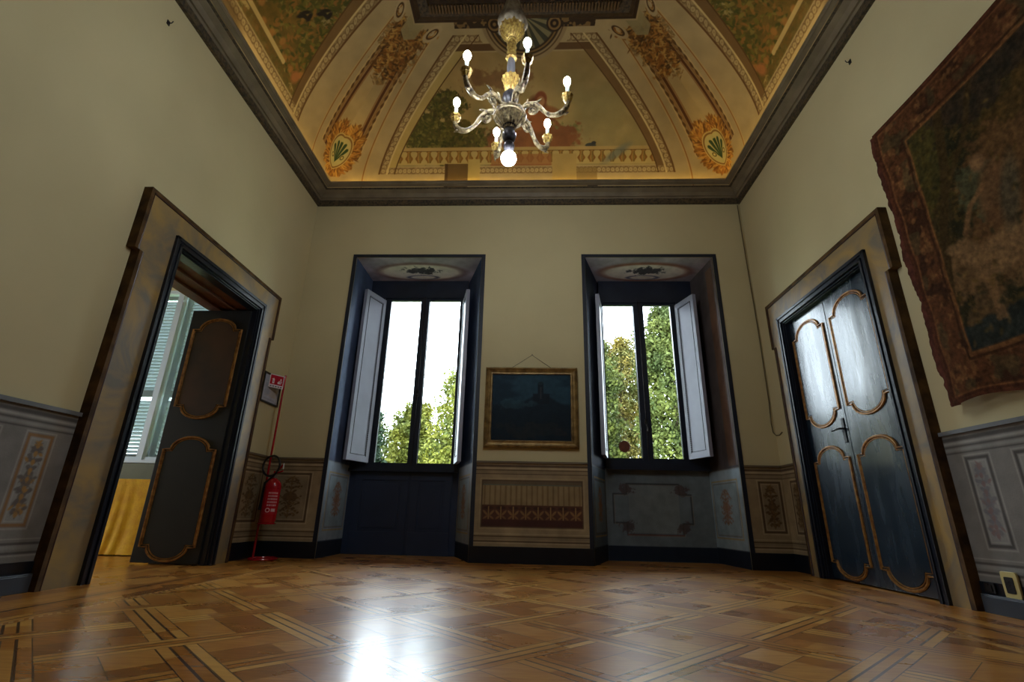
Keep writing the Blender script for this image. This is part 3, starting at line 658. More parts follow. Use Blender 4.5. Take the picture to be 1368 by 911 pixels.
# skirting
mb = MB(); z1 = .165; e = .014
mb.box(-L, W1[0], D-e, D, 0, z1); mb.box(W1[1], W2[0], D-e, D, 0, z1); mb.box(W2[1], R, D-e, D, 0, z1)
struct(mb.build('baseboard_back', M_['black']))
mb = MB(); mb.box(-L, -L+e, 4.99, D-e, 0, z1); mb.box(-L, -L+e, YB, 3.06, 0, z1); struct(mb.build('baseboard_left', M_['black']))
mb = MB(); mb.box(R-e, R, 5.22, D-e, 0, z1); mb.box(R-e, R, YB, 3.37, 0, z1); struct(mb.build('baseboard_right', M_['black']))

# ---- window recesses
def black_edge(w, nm):
    mb = MB(); t = .004
    for a_, b_ in ((w[0]-.045, w[0]), (w[1], w[1]+.045)): mb.box(a_, b_, D-t-ofs, D-.001, z1 if False else 0.0, WZ+.04)
    mb.box(w[0], w[1], D-t-ofs, D-.001, WZ, WZ+.04)
    struct(mb.build(nm, pm(nm+'_paint', (24, 30, 44), .5)))
black_edge(W1, 'trim_12'); black_edge(W2, 'trim_13')

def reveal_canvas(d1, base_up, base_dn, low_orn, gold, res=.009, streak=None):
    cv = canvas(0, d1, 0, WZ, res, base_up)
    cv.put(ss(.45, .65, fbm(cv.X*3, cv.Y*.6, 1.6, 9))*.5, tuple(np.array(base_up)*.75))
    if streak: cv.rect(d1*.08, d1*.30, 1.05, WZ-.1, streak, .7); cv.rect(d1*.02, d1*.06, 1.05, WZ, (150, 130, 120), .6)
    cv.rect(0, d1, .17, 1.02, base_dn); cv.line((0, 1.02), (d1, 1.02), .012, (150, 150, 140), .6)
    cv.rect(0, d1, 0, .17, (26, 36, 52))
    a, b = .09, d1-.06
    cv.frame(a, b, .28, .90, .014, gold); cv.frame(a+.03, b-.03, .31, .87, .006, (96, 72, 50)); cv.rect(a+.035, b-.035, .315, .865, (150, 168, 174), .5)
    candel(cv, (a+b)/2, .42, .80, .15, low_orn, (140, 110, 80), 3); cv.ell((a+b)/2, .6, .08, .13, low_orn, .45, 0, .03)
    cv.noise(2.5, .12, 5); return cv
def soffit(nm, w, xi0, xi1, par, rim):
    d = WY-D; res = .008
    V, U = np.meshgrid(np.linspace(0, 1, int(d/res)), np.linspace(0, 1, int(1.6/res)), indexing='ij')
    Yd = V*d; A = w[0]+(xi0-w[0])*V; B = w[1]+(xi1-w[1])*V; X = A+U*(B-A); cx = (w[0]+w[1])/2; c2 = cx+((xi0+xi1)/2-cx)*.5
    cv = Cv(X, Yd, (176, 170, 182), .006); cv.noise(4, .25, 6)  # base and cream oval painted lighter to stand in for light from below
    cv.ell(c2, .40, .62, .27, rim, .9, 0, .03); cv.ell(c2, .41, .56, .22, (236, 228, 214), 1, 0, .02)
    cv.blob(c2, .36, .22, .10, [(70, 70, 74), (50, 52, 58)], .9, 4, 22, .52)
    cv.ring(c2, .56, .20, .06, .018, (120, 120, 140))
    o = gridmesh('soffit', np.stack([X, D+Yd, X*0+WZ-.004], -1), cv, M_['paint'], par, False)
    return o

def shutter(par, hx, hy, fx, fy, z0, z1_):
    """folding interior shutter from hinge (hx,hy) to free edge (fx,fy)"""
    wd = math.hypot(fx-hx, fy-hy); ang = math.atan2(fy-hy, fx-hx)
    o = empty('shutter', (hx, hy, 0), ang, par)
    mb = MB(); t = .016
    mb.box(0, wd, -t, t, z0, z1_); f = .055
    for s_ in (-1, 1):
        y0, y1 = (t, t+.008) if s_ > 0 else (-t-.008, -t)
        mb.box(0, f, y0, y1, z0, z1_); mb.box(wd-f, wd, y0, y1, z0, z1_); mb.box(f, wd-f, y0, y1, z0, z0+f*1.2); mb.box(f, wd-f, y0, y1, z1_-f*1.2, z1_)
    mb.build('shutter_board', M_['shutter'], o)
    mb = MB()
    for s_ in (-1, 1):
        yy = s_*(t+.003); a_, b_, c_, d_ = f+.012, wd-f-.012, z0+f*1.2+.012, z1_-f*1.2-.012
        n = int((d_-c_)/.024)
        for i in range(n):           # beaded vertical moulding
            zz_ = c_+(i+.5)*(d_-c_)/n; mb.box(a_-.008, a_+.004, yy-.006, yy+.006, zz_-.008, zz_+.008); mb.box(b_-.002, b_+.003, yy-.004, yy+.004, zz_-.013, zz_+.013)
        mb.box(a_, b_, yy-.005, yy+.005, c_, c_+.006); mb.box(a_, b_, yy-.005, yy+.005, d_-.006, d_)
    mb.build('beading', M_['bead'], o); return o

def window(nm, w, xi0, xi1, f0, f1, m0, m1, g, zb, zt, frame_z0, left_free, right_free, rims, revs):
    par = struct(empty(nm, ((w[0]+w[1])/2, WY, 0))); 
    inv = Matrix.Translation(-Vector(par.location))
    def adopt(o): o.matrix_parent_inverse = inv; return o
    # frame surround
    mb = MB(); yo = 6.27
    mb.box(xi0-.0, f0, yo, WY+.06, frame_z0, WZ-.005); mb.box(f1, xi1, yo, WY+.06, frame_z0, WZ-.005); mb.box(f0, f1, yo, WY+.06, zt+.03, WZ-.005)
    mb.box(f0, f1, yo-.02, WY+.06, frame_z0, zb-.03); mb.box(xi0, xi1, yo-.03, yo, frame_z0-.02, frame_z0+.015)
    adopt(mb.build('window_frame', M_['sash'], par))
    for a_, b_, ga, gb in ((f0, m0, g[0], g[1]), (m1, f1, g[2], g[3])):
        s_ = adopt(empty('sash', (0, 0, 0), 0, par)); mb = MB(); y0, y1 = 6.30, 6.345
        mb.box(a_, ga, y0, y1, zb-.04, zt+.04); mb.box(gb, b_, y0, y1, zb-.04, zt+.04); mb.box(ga, gb, y0, y1, zb-.04, zb); mb.box(ga, gb, y0, y1, zt, zt+.04)
        mb.build('sash_frame', M_['sash'], s_)
        MB().box(ga, gb, 6.32, 6.324, zb, zt).build('pane', M_['glass'], s_)
    mm0, mm1 = m0, m1
    adopt(MB().box(mm0, mm1, 6.285, 6.35, zb-.04, zt+.04).build('mullion', M_['sash'], par))
    mx = (mm0+mm1)/2; mb = MB(); mb.tube([(mx, 6.272, zb-.09), (mx, 6.272, zt+.05)], .009, 8)
    mb.box(mx-.02, mx+.02, 6.262, 6.287, 1.92, 2.0) if nm == 'window_1' else mb.box(mx-.016, mx+.016, 6.262, 6.287, 1.6, 1.66)
    mb.tube([(mx, 6.262, 1.95 if nm == 'window_1' else 1.63), (mx+.005, 6.23, 1.93 if nm == 'window_1' else 1.6), (mx+.005, 6.225, 1.85 if nm == 'window_1' else 1.5)], .008, 6)
    adopt(mb.build('window_bolt', M_['iron'], par, True))
    for (hx, fr) in ((f0+.01, left_free), (f1-.01, right_free)):
        adopt(shutter(par, hx, 6.262, fr[0], fr[1], zb-.01, zt-.02))
    # reveals
    up0, dn0, up1, dn1 = revs
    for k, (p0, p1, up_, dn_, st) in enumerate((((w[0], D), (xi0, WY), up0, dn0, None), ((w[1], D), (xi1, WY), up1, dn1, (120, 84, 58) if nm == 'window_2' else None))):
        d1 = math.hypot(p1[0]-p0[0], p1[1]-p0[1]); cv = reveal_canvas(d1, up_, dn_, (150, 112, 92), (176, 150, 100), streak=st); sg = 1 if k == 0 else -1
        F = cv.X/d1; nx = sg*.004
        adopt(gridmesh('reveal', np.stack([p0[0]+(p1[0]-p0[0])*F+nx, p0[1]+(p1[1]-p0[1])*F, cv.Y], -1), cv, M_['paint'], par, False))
    adopt(soffit(nm, w, xi0, xi1, par, rims))
    return par, adopt
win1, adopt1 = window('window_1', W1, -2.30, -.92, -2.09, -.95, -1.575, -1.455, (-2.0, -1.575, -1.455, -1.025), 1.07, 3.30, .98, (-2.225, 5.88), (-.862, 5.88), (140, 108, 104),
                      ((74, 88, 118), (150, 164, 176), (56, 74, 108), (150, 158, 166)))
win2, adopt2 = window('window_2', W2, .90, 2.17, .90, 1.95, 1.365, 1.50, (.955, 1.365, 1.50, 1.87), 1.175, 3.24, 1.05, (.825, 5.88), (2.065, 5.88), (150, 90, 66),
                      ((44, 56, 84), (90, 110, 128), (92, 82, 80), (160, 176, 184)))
# solid lower doors under window 1
mb = MB(); mb.box(-2.30, -.92, 6.33, 6.40, 0, .98); 
for a_, b_ in ((-2.22, -1.54), (-1.50, -1.0)):
    mb.box(a_, b_, 6.315, 6.33, 0, .26); mb.box(a_, b_, 6.315, 6.33, .86, .96); mb.box(a_, a_+.09, 6.315, 6.33, .26, .86); mb.box(b_-.09, b_, 6.315, 6.33, .26, .86); mb.box(a_+.12, b_-.12, 6.322, 6.33, .30, .82)
adopt1(mb.build('lower_panel', pm('navy_panel_paint', (44, 56, 80), .4, var=.2, scale=3), win1, bevel=.003))
MBx = MB().box(.90, 2.17, 6.34, 6.6, 0, 1.05); adopt2(MBx.build('parapet', M_['wall'], win2))
cv = canvas(.90, 2.17, 0, 1.05, .007, (108, 116, 118))
cv.rect(.9, 2.17, 0, .165, (22, 32, 46))
ol = [(1.15, .87), (1.78, .87), (1.79, .75), (1.92, .75), (1.92, .42), (1.80, .42), (1.80, .29), (1.14, .29), (1.14, .42), (.985, .42), (.985, .75), (1.15, .75), (1.15, .87)]
cv.poly(ol, .022, (70, 72, 72)); cv.poly([(x+.012, y-.012) for x, y in ol], .008, (128, 122, 110)); cv.rect(1.17, 1.77, .31, .85, (136, 140, 134), .5)
cv.line((1.14, .29), (1.80, .29), .014, (110, 74, 66)); cv.line((1.15, .87), (1.78, .87), .010, (56, 58, 60))
for cx, cy in ((1.14, .80), (1.80, .80), (1.14, .38), (1.80, .38)):
    cv.blob(cx, cy, .09, .07, [(96, 74, 70), (70, 62, 60)], .8, int(cx*9), 26, .55)
cv.noise(3, .15, 8)
adopt2(gridmesh('parapet_painting', np.stack([cv.X, cv.X*0+6.334, cv.Y], -1), cv, M_['paint'], win2, False))
# thin round disc stuck on the left pane of window 2
mb = MB(); mb.prism([(.072*math.cos(2*PI*i/28), .072*math.sin(2*PI*i/28)) for i in range(28)], lambda a_, b_, d_: (a_, d_-.006, b_), .006); mb.tube([(.068*math.cos(2*PI*i/28), -.006, .068*math.sin(2*PI*i/28)) for i in range(28)], .005, 6, closed=True)
o = mb.build('window_disc', pm('terracotta_plastic', (120, 60, 34), .5, var=.3, scale=30)); o.location = (1.152, 6.318, 1.32)
tag(o, 'round reddish brown disc stuck low on the left pane of the right window', 'disc')

# ---- door casings
def casing(side, y0, y1, ear, i0, i1, zt_in, zt_out, zear, nm):
    sx = 1 if side == 'L' else -1; xw = -L if side == 'L' else R; p = .06
    out = [(y0, 0), (y0, zear), (y0-ear, zear), (y0-ear, zt_out), (y1+ear, zt_out), (y1+ear, zear), (y1, zear), (y1, 0)]
    par = struct(empty(nm, (xw, (y0+y1)/2, 0))); inv = Matrix.Translation(-Vector(par.location))
    def ad(o): o.matrix_parent_inverse = inv; return o
    # casing as three prisms (jambs + head)
    fn = lambda a_, b_, d_: (xw+sx*d_, a_, b_)
    mb = MB()
    mb.prism([(y0, 0), (y0, zear), (y0-ear, zear), (y0-ear, zt_out), (i0, zt_out), (i0, 0)], fn, p)
    mb.prism([(y1, 0), (y1, zear), (y1+ear, zear), (y1+ear, zt_out), (i1, zt_out), (i1, 0)], fn, p)
    mb.prism([(i0, zt_in), (i0, zt_out), (i1, zt_out), (i1, zt_in)], fn, p)
    o = ad(mb.build('casing', [M_['marble'], M_['brown']], par))
    me = o.data
    for f in me.polygons:
        if abs(f.normal.x) < .5: f.material_index = 1
    # outer edge strip: brown fillet and dark bead following the outline
    mb = MB(); w_ = .03
    for (a, b) in zip(out[:-1], out[1:]):
        ax, az = a; bx, bz = b
        if abs(ax-bx) < 1e-6:
            inward = 1 if ax < (y0+y1)/2 else -1
            q0, q1 = sorted((ax, ax+inward*w_)); z0_, z1_ = sorted((az, bz)); mb.box(*sorted((xw+sx*p, xw+sx*(p+.008))), q0, q1, z0_, z1_)
        else:
            q0, q1 = sorted((ax, bx))
            if az > zear+.1: mb.box(*sorted((xw+sx*p, xw+sx*(p+.008))), q0+w_, q1-w_, az-w_, az)
    ad(mb.build('casing_edge', M_['brown'], par))
    mb = MB(); off = .036
    c_ = (y0+y1)/2
    def ins(pt):
        a_, b_ = pt; return (a_+off*(1 if a_ < c_ else -1), b_-off if b_ > zear+.1 else b_)
    pts = [(xw+sx*(p+.004), *ins(q)) for q in out]
    mb.tube(pts, .006, 6); ad(mb.build('casing_bead', M_['red_line'], par))
    # dark moulded inner frame
    mb = MB(); prof = ((.0, .085), (.03, .075), (.05, .085), (.075, .065), (.09, .05), (.10, .03))
    for k in range(len(prof)-1):
        a_, h_ = prof[k]; b_, _ = prof[k+1]
        xs = sorted((xw-sx*.05, xw+sx*h_))
        mb.box(*xs, i0+a_, i0+b_, 0, zt_in-a_); mb.box(*xs, i1-b_, i1-a_, 0, zt_in-a_); mb.box(*xs, i0+a_, i1-a_, zt_in-b_, zt_in-a_)
    ad(mb.build('door_frame', M_['navy'], par, bevel=.003))
    mb = MB(); n = 110
    for k in range(n):
        z = .01+k*(zt_in-.1)/n
        for yy in (i0+.085, i1-.085): mb.box(*sorted((xw+sx*.05, xw+sx*.056)), yy-.004, yy+.004, z, z+.012)
    ad(mb.build('frame_beading', M_['shutter'] if False else M_['slate'], par))
    return par, ad

def panel_outline(hw, z0, z1, arch, step, n=14):
    """shaped panel, centred on 0; shoulders then arches at top and bottom"""
    pts = []; ia = hw-step
    top = [(ia*math.cos(PI*i/n), z1-arch+arch*math.sin(PI*i/n)) for i in range(n+1)]
    pts += [(hw, z1-arch-.0)] + [(ia, z1-arch)] + top[1:-1] + [(-ia, z1-arch), (-hw, z1-arch), (-hw, z0+arch), (-ia, z0+arch)]
    bot = [(-ia*math.cos(PI*i/n), z0+arch-arch*math.sin(PI*i/n)) for i in range(n+1)]
    pts += bot[1:-1] + [(ia, z0+arch), (hw, z0+arch)]
    return pts

def sweep_outline(mb, pts, rad, y, mi=0):
    mb.tube([(a, y, b) for a, b in pts], rad, 6, mi, closed=True)

def leaf(par, ad, wd, z0, z1, mats, face=-1, panels=((1.29, 2.335), (.02, 1.12)), seed=0):
    """leaf lying in local XZ from x=0..wd, thickness along y; face = side with mouldings shown"""
    o = empty('door_leaf', (0, 0, 0), 0, par)
    MB().box(0, wd, -.02, .02, z0, z1).build('leaf_board', mats[0], o, bevel=.003)
    for k, (a_, b_) in enumerate(panels):
        pts = panel_outline(wd/2-.055, a_+.01, b_, .115, .068)
        for sg in (-1, 1):
            mb = MB(); cx = wd/2
            sweep_outline(mb, [(cx+x, z) for x, z in pts], .0105, sg*.024)
            pts2 = panel_outline(wd/2-.055-.018, a_+.028, b_-.018, .115, .068)
            sweep_outline(mb, [(cx+x, z) for x, z in pts2], .006, sg*.022)
            m_ = mb.build('gold_moulding', M_['gold'], o, True)
            mb = MB(); mb.prism([(cx+x, z) for x, z in panel_outline(wd/2-.055-.026, a_+.036, b_-.026, .115, .068)], (lambda a, b, d, s=sg: (a, s*(.018+d), b)), .008)
            mb.build('door_panel', mats[1+k], o)
    return o

door1, ad1 = casing('L', 3.06, 4.99, .05, 3.35, 4.755, 2.55, 2.76, 2.25, 'door_1')
door2, ad2 = casing('R', 3.37, 5.20, .05, 3.555, 5.03, 2.53, 2.76, 2.25, 'door_2')
# reveals of the left doorway
mb = MB(); mb.box(-L-.5, -L-.05, DL[0]-.01, DL[0]+.012, 0, DL[2]); mb.box(-L-.5, -L-.05, DL[1]-.012, DL[1]+.01, 0, DL[2]); ad1(mb.build('door_reveal', M_['navy'], door1))
mb = MB(); mb.box(-L-.5, -L-.05, DL[0], DL[1], DL[2]-.012, DL[2]+.0); mb.box(-L-.36, -L-.33, DL[0], DL[1], DL[2]-.035, DL[2]-.012); mb.box(-L-.2, -L-.17, DL[0], DL[1], DL[2]-.03, DL[2]-.012); ad1(mb.build('door_soffit', M_['stonebit'], door1))
# open leaves: hinge at the room side of the wall, standing in the reveal and beyond
lf = leaf(door1, ad1, .62, .012, 2.435, (M_['leafdark'], M_['leafbrown'], M_['leafdark'])); ad1(lf); lf.location = (-L-.002, 4.655, 0); lf.rotation_euler = (0, 0, PI)
lf2 = leaf(door1, ad1, .62, .012, 2.435, (M_['leafdark'], M_['leafbrown'], M_['leafdark'])); ad1(lf2); lf2.location = (-L-.06, 3.49, 0); lf2.rotation_euler = (0, 0, PI)
# closed leaves of the right door
for k, yy in enumerate((3.655, 4.308)):
    lf = leaf(door2, ad2, .648, .012, 2.43, (M_['lacquer'],)*3); ad2(lf); lf.location = (R+.012, yy, 0); lf.rotation_euler = (0, 0, PI/2)
mb = MB(); mb.box(R-.016, R-.008, 4.345, 4.375, 1.12, 1.33); mb.tube([(R-.012, 4.36, 1.24), (R-.05, 4.36, 1.24), (R-.055, 4.38, 1.24), (R-.05, 4.47, 1.235)], [.009, .009, .01, .007], 8)
mb.lathe([(.016, 0), (.016, .01), (.008, .014)], (R-.02, 4.36, 1.235), 12)
ad2(mb.build('door_handle', M_['iron'], door2, True))

# louvred window of the next room
def far_window():
    par = struct(empty('window_3', (-5.07, 6.3, 0))); inv = Matrix.Translation(-Vector(par.location))
    def ad(o): o.matrix_parent_inverse = inv; return o
    mb = MB(); z0, z1_ = 1.04, 3.45
    mb.box(-5.72, -4.42, 6.30, 6.40, z0, z0+.05); mb.box(-5.72, -5.66, 6.3, 6.4, z0, z1_); mb.box(-4.48, -4.42, 6.3, 6.4, z0, z1_); mb.box(-5.72, -4.42, 6.3, 6.4, z1_-.05, z1_)
    mb.box(-5.10, -5.02, 6.28, 6.38, z0, z1_); mb.box(-5.76, -4.38, 6.24, 6.3, z0-.03, z0+.01)
    ad(mb.build('window_frame', M_['white'], par))
    mb = MB(); mb.box(-5.66, -5.10, 6.345, 6.349, z0+.05, z1_-.05); mb.box(-5.02, -4.48, 6.345, 6.349, z0+.05, z1_-.05); ad(mb.build('pane', M_['glass'], par))
    for x0, ang in ((-5.66, .0), (-4.47, PI+.0)):
        o = ad(empty('louvred_shutter', (x0, 6.50, 0), ang, par)); wd = .598
        mb = MB()
        for a_, b_, c_, d_ in ((0, .055, z0, z1_), (wd-.055, wd, z0, z1_), (.055, wd-.055, z0, z0+.09), (.055, wd-.055, z1_-.07, z1_), (.055, wd-.055, 1.92, 2.0)): mb.box(a_, b_, -.02, .02, c_, d_)
        mb.build('shutter_frame', M_['louver'], o); mb = MB(); z = z0+.1; sg = 1 if ang == 0 else -1
        while z < z1_-.09:
            if not 1.90 < z+.02 < 2.0:
                mb.add([(.05, -.022*sg, z+.0), (wd-.05, -.022*sg, z+.0), (wd-.05, .022*sg, z-.035), (.05, .022*sg, z-.035), (.05, -.022*sg, z+.006), (wd-.05, -.022*sg, z+.006), (wd-.05, .022*sg, z-.029), (.05, .022*sg, z-.029)],
                       [(0, 1, 2, 3), (4, 7, 6, 5), (0, 4, 5, 1), (3, 2, 6, 7), (0, 3, 7, 4), (1, 5, 6, 2)])
            z += .048
        mb.build('louvers', M_['louver'], o)
far_window()

# ================================================================== OBJECTS
# table under a yellow damask cloth in the next room
def cloth_table():
    x0, x1, y0, y1, zt = -5.0, -3.95, 5.40, 6.0, .765
    t = tag(empty('draped_table', ((x0+x1)/2, (y0+y1)/2, 0)), 'table in the next room seen through the open left door', 'table')
    mb = MB(); c = ((x1-x0)/2, (y1-y0)/2)
    mb.box(-c[0]+.02, c[0]-.02, -c[1]+.02, c[1]-.02, zt-.05, zt-.015)
    mb.build('tabletop', M_['brown'], t)
    for sx in (-1, 1):
        for sy in (-1, 1):
            MB().box(sx*(c[0]-.07)-.025, sx*(c[0]-.07)+.025, sy*(c[1]-.07)-.025, sy*(c[1]-.07)+.025, 0, zt-.05).build('leg', M_['brown'], t)
    # cloth: perimeter loop with folds
    n = 260; per = []
    cor = [(x0, y0), (x1, y0), (x1, y1), (x0, y1)]
    for k in range(4):
        a, b = cor[k], cor[(k+1) % 4]
        for i in range(n//4): f = i/(n//4); per.append((a[0]+(b[0]-a[0])*f, a[1]+(b[1]-a[1])*f, [(0, -1), (1, 0), (0, 1), (-1, 0)][k]))
    mb = MB(); vs = []; rows = [zt, zt-.01, .6, .42, .25, .12, .03, .012]; m = len(per)
    for r_, z in enumerate(rows):
        f = max(0, (zt-z)/zt)
        for i, (x, y, nn) in enumerate(per):
            q = .004+.009*f*(1+math.sin(i*.62+math.sin(i*.17)*2))+(.07*f**4)
            if r_ == 0: q = 0
            vs.append((x+nn[0]*q, y+nn[1]*q, z))
    fs = [(r_*m+i, r_*m+(i+1) % m, (r_+1)*m+(i+1) % m, (r_+1)*m+i) for r_ in range(len(rows)-1) for i in range(m)] + [tuple(range(m))]
    mb.add(vs, fs)
    md = pm('yellow_damask', (242, 192, 20), .8, scale=14, rgb2=(226, 166, 10), bump=.3, bscale=50)
    tag(mb.build('tablecloth', md, None, True), 'golden yellow damask cloth draped to the floor over the table beyond the left door', 'tablecloth')
cloth_table()

# picture between the windows
def picture():
    x0, x1, z0, z1_ = -.553, .515, 1.187, 2.118; y = D-.006
    t = tag(empty('framed_painting', ((x0+x1)/2, D, z0)), 'dark blue landscape painting in a worn gilt frame hung between the two windows', 'painting')
    cx = (x0+x1)/2; hw = (x1-x0)/2; h = z1_-z0
    def ringframe(ins):
        mb = MB(); vs = []; n = len(ins)
        for i_, d_ in ins: vs += [(-hw+i_, -d_, i_), (hw-i_, -d_, i_), (hw-i_, -d_, h-i_), (-hw+i_, -d_, h-i_)]
        fs = [(i*4+j, i*4+(j+1) % 4, (i+1)*4+(j+1) % 4, (i+1)*4+j) for i in range(n-1) for j in range(4)]; mb.add(vs, fs); return mb
    ringframe([(0, .006), (0, .04), (.006, .052), (.02, .056), (.03, .046), (.055, .036), (.068, .042), (.078, .042), (.084, .03), (.084, .018)]).build('frame', M_['goldpale'], t)
    cv = canvas(-hw+.08, hw-.08, .08, h-.08, .006, (24, 44, 58)); cv.put(ss(.4, .7, fbm(cv.X, cv.Y*3, 3, 2))*.5, (50, 84, 98)); cv.put(ss(.55, .2, cv.Y)*.5, (22, 34, 44))
    cx2 = .11
    cv.put(ss(.02, -.02, cv.Y-(.48+.12*np.exp(-((cv.X-cx2)/.16)**2)+.03*fbm(cv.X, cv.Y*0, 9, 3)))*.8, (20, 32, 42)); cv.rect(cx2-.035, cx2+.03, .52, .74, (22, 32, 42)); cv.rect(cx2-.09, cx2+.1, .5, .62, (22, 32, 42)); cv.ell(cx2-.002, .745, .03, .02, (30, 44, 52))
    cv.rect(cx2-.008, cx2+.008, .56, .7, (56, 58, 62), .8); cv.blob(.1, .2, .35, .08, [(52, 44, 40), (30, 40, 44)], .6, 6, 8, .5); cv.blob(-.2, .5, .2, .06, [(60, 92, 100), (40, 70, 80)], .5, 7, 8, .5)
    gridmesh('canvas', np.stack([cv.X, cv.X*0-.021, cv.Y], -1), cv, M_['pic'], t, False)
    mb = MB(); nx, nz = -.012-cx, 2.277-z0
    mb.tube([(-.25, -.012, h-.01), (nx, -.018, nz), (.25, -.012, h-.01)], .0028, 6); mb.build('hanging_wire', M_['iron'], t)
    MB().tube([(nx, 0, nz+.004), (nx, -.024, nz+.008)], .004, 8).build('nail', M_['iron'], t)
picture()

# framed notice on the left wall by the corner
def notice():
    y0, y1, z0, z1_ = 5.085, 5.47, 1.585, 1.915
    t = tag(empty('framed_notice', (-L, (y0+y1)/2, z0)), 'small thin black framed notice on the left wall behind the red sign', 'notice')
    hw = (y1-y0)/2; h = z1_-z0; mb = MB()
    mb.box(.002, .02, -hw, hw, 0, .018); mb.box(.002, .02, -hw, hw, h-.018, h); mb.box(.002, .02, -hw, -hw+.018, .018, h-.018); mb.box(.002, .02, hw-.018, hw, .018, h-.018)
    mb.build('frame', M_['rubber'], t)
    cv = canvas(-hw+.018, hw-.018, .018, h-.018, .004, (176, 178, 192)); cv.rect(-.12, .12, .08, .2, (170, 160, 160), .6); cv.line((-.1, .245), (.1, .245), .004, (120, 120, 130)); cv.line((-.12, .05), (.1, .05), .003, (130, 130, 140))
    cv.rect(-.13, -.03, .1, .22, (150, 160, 176), .5); cv.rect(.0, .13, .08, .16, (180, 168, 150), .5)
    gridmesh('sheet', np.stack([cv.X*0+.010, cv.X, cv.Y], -1), cv, M_['pic'], t, False)
notice()

